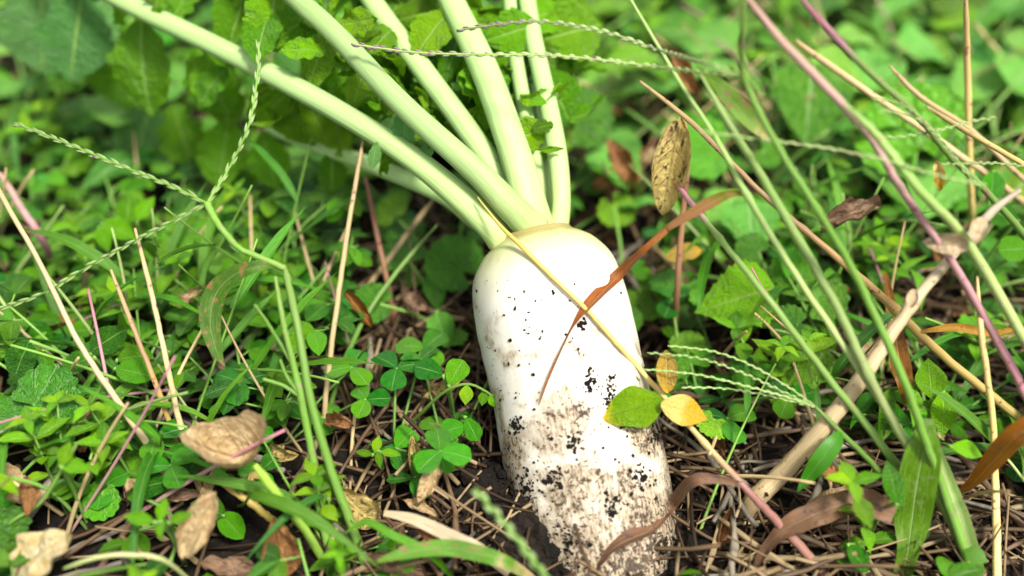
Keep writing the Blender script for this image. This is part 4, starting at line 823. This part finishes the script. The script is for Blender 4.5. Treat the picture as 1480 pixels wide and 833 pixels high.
dead(dm(TANL, 6, .1, .15, .5, .22), 285, 762, .040, 115, 118, .75, 'tan withered leaf hanging limp below the straw')
dead(dm(TANL, 9, .4, .4, 1.2, .5), 300, 705, .03, 70, -70, .8, 'crumpled tan leaf stub above the limp one')
dead(dm(BRL, 7, .3, .3, .7, .35, wc), 405, 795, .028, 95, 80, .9, 'crumpled orange-brown dead leaf beside the bright green stem')
dead(dm(PUR, 8, .3, .2, .6, .3), 335, 822, .016, 90, 10, .8, 'flat rosy dead leaf lying under the straws', tl=.4)
dead(dm(PUR, 12, .3, .2, .8, .3), 262, 718, .02, 62, -10, .8, 'small rosy dead leaf under the limp tan one', tl=.5)
dead(dm(CRM, 10, .1, .1, .2, .25, wc), 58, 800, .035, 105, 150, .9, 'cream torn leaf lying at the foot of the woody stem', tl=.5)
dead(dm(MOT, 11, .5, .3, 1.0, .3), 602, 672, .022, 85, 80, .75, 'translucent yellow-brown withered leaf in the dark litter')
dead(dm(MOT, 13, .3, .3, .8, .4, wc), 515, 735, .022, 80, 40, .9, 'yellow decaying leaf with orange blotches beside the green stalk')
dead(dm(MOT, 17, .5, .3, 1.1, .4), 668, 672, .012, 75, -30, .5, 'olive shrivelled leaf on the litter against the radish')
dead(dm(PUR, 18, .4, .3, 1.0, .5, wc), 575, 822, .015, 95, 10, .8, 'rosy crumpled leaf below the rusty-spotted blade', tl=.5)
dead(dm(DRYO, 21, .5, .3, .8, .3), 520, 448, .045, 68, 50, .6, 'orange-brown curled leaf in the dark hollow')
dead(dm(TANL, 22, .5, .3, 1.0, .4), 275, 430, .05, 60, 150, .8, 'tan crumpled leaf between the trefoil stems')
dead(dm(BRL, 23, .4, .3, .8, .4), 900, 240, .05, 90, 60, .8, 'dark brown dead leaf in the shade behind the radish stalks')
dead(dm(BRL, 24, .4, .3, .8, .4), 1050, 770, .006, 80, 100, .6, 'dark brown strip of leaf in the straw below the yellow stem foot', tl=.5)
dead(dm(YLG, 14, .2, .15, 0, .08, wp, 18, 6), 912, 591, 0, 104, 170, 1.35, 'lime green leaf with yellow tip resting on the radish', 'fallen_leaf', 'leaf', 1.0, onroot(914, 590, .006), -.45)
dead(dm(YLW, 15, .2, .25, 0, .08, wp, 18, 6), 993, 594, .052, 78, 14, 1.3, 'golden leaf beside the lime one at the edge of the radish', 'fallen_leaf', 'leaf')
dead(dm(YLW, 16, .3, .1, .3, .08, wo, 14, 6), 964, 538, .058, 64, 88, .85, 'yellow upright leaf at the edge of the radish', 'fallen_leaf', 'leaf')
dead(dm(YLW, 19, .4, .3, .5, .2, wo, 14, 6), 990, 365, .05, 60, -20, .9, 'yellow withered leaf on the dark red-brown stem', 'fallen_leaf', 'leaf')
dead(dm(ORG and YLW, 20, .3, .3, .8, .3, wo, 14, 6), 1357, 255, .10, 46, 80, .9, 'small orange bud-like leaf on the pale stalk', 'fallen_leaf', 'leaf')
SHOOT = {'green': (S_GREEN, 'thin green grass shoot'), 'tan': (S_TAN, 'thin tan dry shoot'), 'mauve': (S_MAUVE, 'thin mauve grass shoot'), 'pale': (S_PALE, 'thin pale green shoot')}
def shoot_me(c, i):
    r = random.Random(i * 7 + len(c)); m = MB(); a = r.uniform(0, 6.28)
    q, _ = arc(Vector((0, 0, -.006)), hdir(a) * r.uniform(.3, 1.3) + UPZ, r.uniform(.05, .12), hdir(a) * r.uniform(-.2, .8) + rvec(r, .3), 10)
    r0 = r.uniform(.0007, .0012); m.tube(q, [r0 * (1 - .5 * k_ / 10) for k_ in range(11)], 6)
    return m.me('shoot', SHOOT[c][0]), q
SHM = {c: [shoot_me(c, i) for i in range(5)] for c in SHOOT}
BLM = [leaf_mesh('grass_blade', BLADE, W([(0, .02), (.2, .045), (.6, .04), (1, 0)]), nu=14, nv=2, fold=.5, droop=d_, wave=.02, seed=50 + i) for i, d_ in enumerate([.15, .4, .7])]
n = 0
while n < 210:
    px, py = R.uniform(-80, 1560), R.uniform(-60, 800); p = onground(px, py); zn = zone_of(*proj(Vector((p.x, p.y, .03)))[:2])
    if R.random() > {'left': .75, 'right': .6, 'far': 1.0, 'under': .15, 'dark': .3, 'litter': .25, 'out': 0}[zn]: continue
    c = R.choices(list(SHOOT), {'left': (5, 3, 1, 4), 'far': (2, 5, 2, 3)}.get(zn, (3, 3, 1, 3)))[0]; me, q = R.choice(SHM[c])
    M0 = Matrix.Translation((p.x, p.y, hgt(p.x, p.y))) @ Matrix.Rotation(R.uniform(0, 6.28), 4, 'Z')
    if any(blocked(M0 @ v) for v in q[2:]) or any((M0 @ v - (RC + AX * .07)).length < .05 for v in q): continue
    n += 1
    e = thing('grass_shoot', (0, 0, 0), SHOOT[c][1] + ' ' + near(M0 @ q[6], zn), 'grass', c + ' shoots ' + near(M0 @ q[6], zn)); e.matrix_basis = M0; ob('shoot', me, e)
    if c in ('green', 'pale'):
        for i in (3, 5, 7):
            if R.random() < .6: ob('blade', R.choice(BLM), e, None, frame(q[i], (q[i + 1] - q[i]).normalized() + hdir(R.uniform(0, 6.28)) * .8, UPZ + rvec(R, .3), R.uniform(.03, .06)))
DLM = [(dm(m_, 60 + i, .3, .3, .8, .4, wo, 10, 6), t_) for i, (m_, t_) in enumerate([(TANL, 'tan'), (BRL, 'brown'), (PUR, 'rosy'), (MOT, 'yellow-brown'), (BRL, 'brown'), (TANL, 'tan')])]
n = 0
while n < 70:
    px, py = R.uniform(-40, 1520), R.uniform(180, 840); p = onground(px, py); zn = zone_of(px, py - 40)
    if zn in ('out', 'under', 'far') or (zn == 'litter' and R.random() < .3): continue
    p.z += R.uniform(.006, .03)
    if blocked(p) or (p - (RC + AX * .09)).length < .055: continue
    me, t_ = R.choice(DLM); sz = R.uniform(.010, .021); n += 1
    o = ob('withered_leaf', me, None, None, frame(p, hdir(R.uniform(0, 6.28)) + UPZ * R.uniform(-.3, .3), UPZ + Vector((0, -.4, 0)) + rvec(R, .6), (sz * R.uniform(.6, 1), sz, sz)))
    tag(o, 'little ' + t_ + ' withered leaf ' + near(p, zn), 'dead leaf', t_ + ' withered leaves ' + near(p, zn))
for i in range(16):
    px, py = R.uniform(850, 1010), R.uniform(150, 330); p = onground(px, py); p.z += R.uniform(.006, .035)
    if blocked(p): continue
    me, t_ = R.choice([q_ for q_ in DLM if q_[1] in ('brown', 'rosy')]); sz = R.uniform(.016, .03)
    o = ob('withered_leaf', me, None, None, frame(p, hdir(R.uniform(0, 6.28)) + UPZ * R.uniform(-.5, .5), UPZ + Vector((0, -.6, 0)) + rvec(R, .6), (sz * R.uniform(.6, 1), sz, sz)))
    tag(o, 'crumpled ' + t_ + ' dead leaf in the shade behind the radish ' + near(p, 'far'), 'dead leaf', t_ + ' dead leaves behind the radish ' + near(p, 'far'))
# ------------------------------------------------------------------ straw litter: larger pieces one by one
STW = [SG('litter_straw_%s' % n_, [(0, a_), (.5, b_), (1, a_)], dark=(.09, .06, .035), streak=.6) for n_, a_, b_ in (('grey', (.15, .13, .10), (.24, .21, .155)), ('tan', (.24, .17, .085), (.34, .26, .14)), ('brown', (.07, .045, .024), (.12, .08, .042)), ('rose', (.10, .06, .035), (.16, .10, .056)))]
def straw_me(i):
    r = random.Random(i + 40); m = MB(); n_ = 9; bend = r.uniform(-.12, .12); tw = r.uniform(-.06, .06)
    pts = [Vector((t - .5, bend * (1 - (2 * t - 1) ** 2) + .012 * r.uniform(-1, 1), tw * (1 - (2 * t - 1) ** 2) + .005 * r.uniform(-1, 1))) for t in [k / (n_ - 1) for k in range(n_)]]
    rad = [.022 * r.uniform(.8, 1.15) for _ in pts]; rad[r.randint(2, 6)] *= 1.4
    m.tube(pts, rad, 6, flat=r.choice([1, .6, .35])); return m.me('straw', STW[i % 4])
STM = [straw_me(i) for i in range(12)]
def straw(x, y, L, az, el, i, zone, lift):
    z = hgt(x, y) + lift
    w_ = R.uniform(.7, 1.3) * min(1.0, .05 / L)
    M = Matrix.Translation((x, y, z)) @ Matrix.Rotation(az, 4, 'Z') @ Matrix.Rotation(-el, 4, 'Y') @ Matrix.Diagonal((L, L * w_, L * w_, 1))
    tn = ('grey', 'tan', 'brown', 'rose')[i % 4]; zt = near(Vector((x, y, z)), zone)
    o = ob('straw', STM[i], None, None, M); tag(o, {'grey': 'weathered grey', 'tan': 'pale tan', 'brown': 'dark brown', 'rose': 'rosy brown'}[tn] + ' straw lying ' + zt, 'straw', tn + ' straws ' + zt)
cnt = 0; tries = 0
while cnt < 299 and tries < 9000:
    tries += 1
    px, py = R.uniform(-60, 1540), R.uniform(250, 880); zn = zone_of(px, py - 30)
    if zn == 'right': zn = 'litter'
    if zn == 'under' or zn == 'far': continue
    if zn == 'left' and R.random() > .22: continue
    if zn == 'litter' and py < 560 and R.random() > .45: continue
    p = onground(px, py)
    L = R.uniform(.03, .09); az = R.gauss(-.25, .5) if (zn == 'litter' and R.random() < .6) else R.uniform(0, 6.28)
    ends = [Vector((p.x + s_ * L * .5 * math.cos(az), p.y + s_ * L * .5 * math.sin(az), .01)) for s_ in (-1, -.5, 0, .5, 1)]
    if any((q - (RC + AX * max(0, min(.2, (q - RC).dot(AX))))).length < .036 or dep(q) < .33 for q in ends): continue
    if 700 < px < 800 and py > 715: continue
    straw(p.x, p.y, L, az, R.gauss(.05, .12), R.randrange(12), zn, R.uniform(.001, .012)); cnt += 1
# fine litter, soil crumbs and the low carpet of small leaves: uncountable
fine = MB(); rr = random.Random(77)
for i_ in range(5600):
    y = .14 + 1.0 * rr.random() ** 1.3; x = rr.uniform(-.35 - .35 * y, .35 + .35 * y); L = rr.uniform(.012, .05)
    if i_ > 4000: y = rr.uniform(.2, .45); x = rr.uniform(-.08, .24)
    p = Vector((x, y, hgt(x, y) + rr.uniform(0, .008))); az = rr.uniform(0, 6.28); d = (hdir(az) + UPZ * rr.gauss(.03, .22)).normalized() * L
    t = max(0, min(.2, (p - RC).dot(AX)))
    if (p + d * .5 - (RC + AX * t)).length < .034: continue
    q, _ = arc(p, d, L, rvec(rr, .5), 3); r0 = rr.uniform(.0003, .0009); u = rr.random()
    fine.tube(q, [r0] * 4, 4, u0=u, u1=u)
k = N('fine_litter'); u_, v_ = k.uv(); FL = k.bsdf(k.ramp(u_, [(0, (.02, .012, .006)), (.5, (.06, .035, .018)), (.8, (.14, .09, .045)), (1, (.30, .22, .12))]), .7, spec=.15)
tag(fine.build('fine_straw_litter', FL), 'fine broken straw and root litter scattered over the soil', 'litter', None, 'stuff')
cr = MB(); rr = random.Random(78)
for _ in range(2600):
    if rr.random() < .5: p = onground(rr.uniform(660, 1030), rr.uniform(640, 900)); s_ = rr.choice([.0008, .0014, .0022, .004])
    else: p = Vector((rr.uniform(-.35, .35), rr.uniform(.2, .7), 0)); s_ = rr.choice([.001, .002, .003, .005])
    p.z = hgt(p.x, p.y) + s_ * .3; cr.blob(p, s_ * rr.uniform(.7, 1.2), rr, (1, 1, .8))
for _ in range(330):                                     # the clod heap banked against the root
    p = onground(rr.gauss(757, 20), rr.uniform(735, 870)); s_ = rr.uniform(.0015, .0045); p.z += rr.uniform(-.002, .004); cr.blob(p, s_, rr)
tag(cr.build('soil_clods', SOIL, None, None, False), 'crumbly dark soil banked against the radish', 'soil', None, 'stuff')
car = MB(); rr = random.Random(79); base = leaf_geo(wo, nu=4, nv=2, fold=.2, droop=.2)
rnd2 = round_geo(1, 1, .1, .3, 0)
for _ in range(5200):
    y = .16 + 3.2 * rr.random() ** 2.2; x = rr.uniform(-.45 - .8 * y, .45 + .8 * y); z = hgt(x, y)
    px, py, d = proj(Vector((x, y, z + .012))); zn = zone_of(px, py)
    if rr.random() > {'left': .27, 'right': .3, 'far': .9, 'under': .8, 'dark': .22, 'litter': .08, 'out': .9}[zn]: continue
    p = Vector((x, y, z + rr.uniform(.003, .022) * (1 if y < .9 else 2)))
    if blocked(p) : continue
    t = max(0, min(.2, (p - RC).dot(AX)))
    if (p - (RC + AX * t)).length < .045: continue
    s_ = rr.uniform(.008, .014) * (1 if y < .7 else (1.6 if y < 1.2 else 3.0))
    car.add(base.V, base.F, base.U, frame(p, hdir(rr.uniform(0, 6.28)) + UPZ * rr.uniform(-.2, .4), UPZ + rvec(rr, .5), (s_ * rr.uniform(.9, 1.4), s_, s_)))
tag(car.build('leaf_carpet', GREEN_OVAL), 'low carpet of small dark green leaves under the weeds', 'ground cover', None, 'stuff')
print('objects', len(bpy.data.objects))
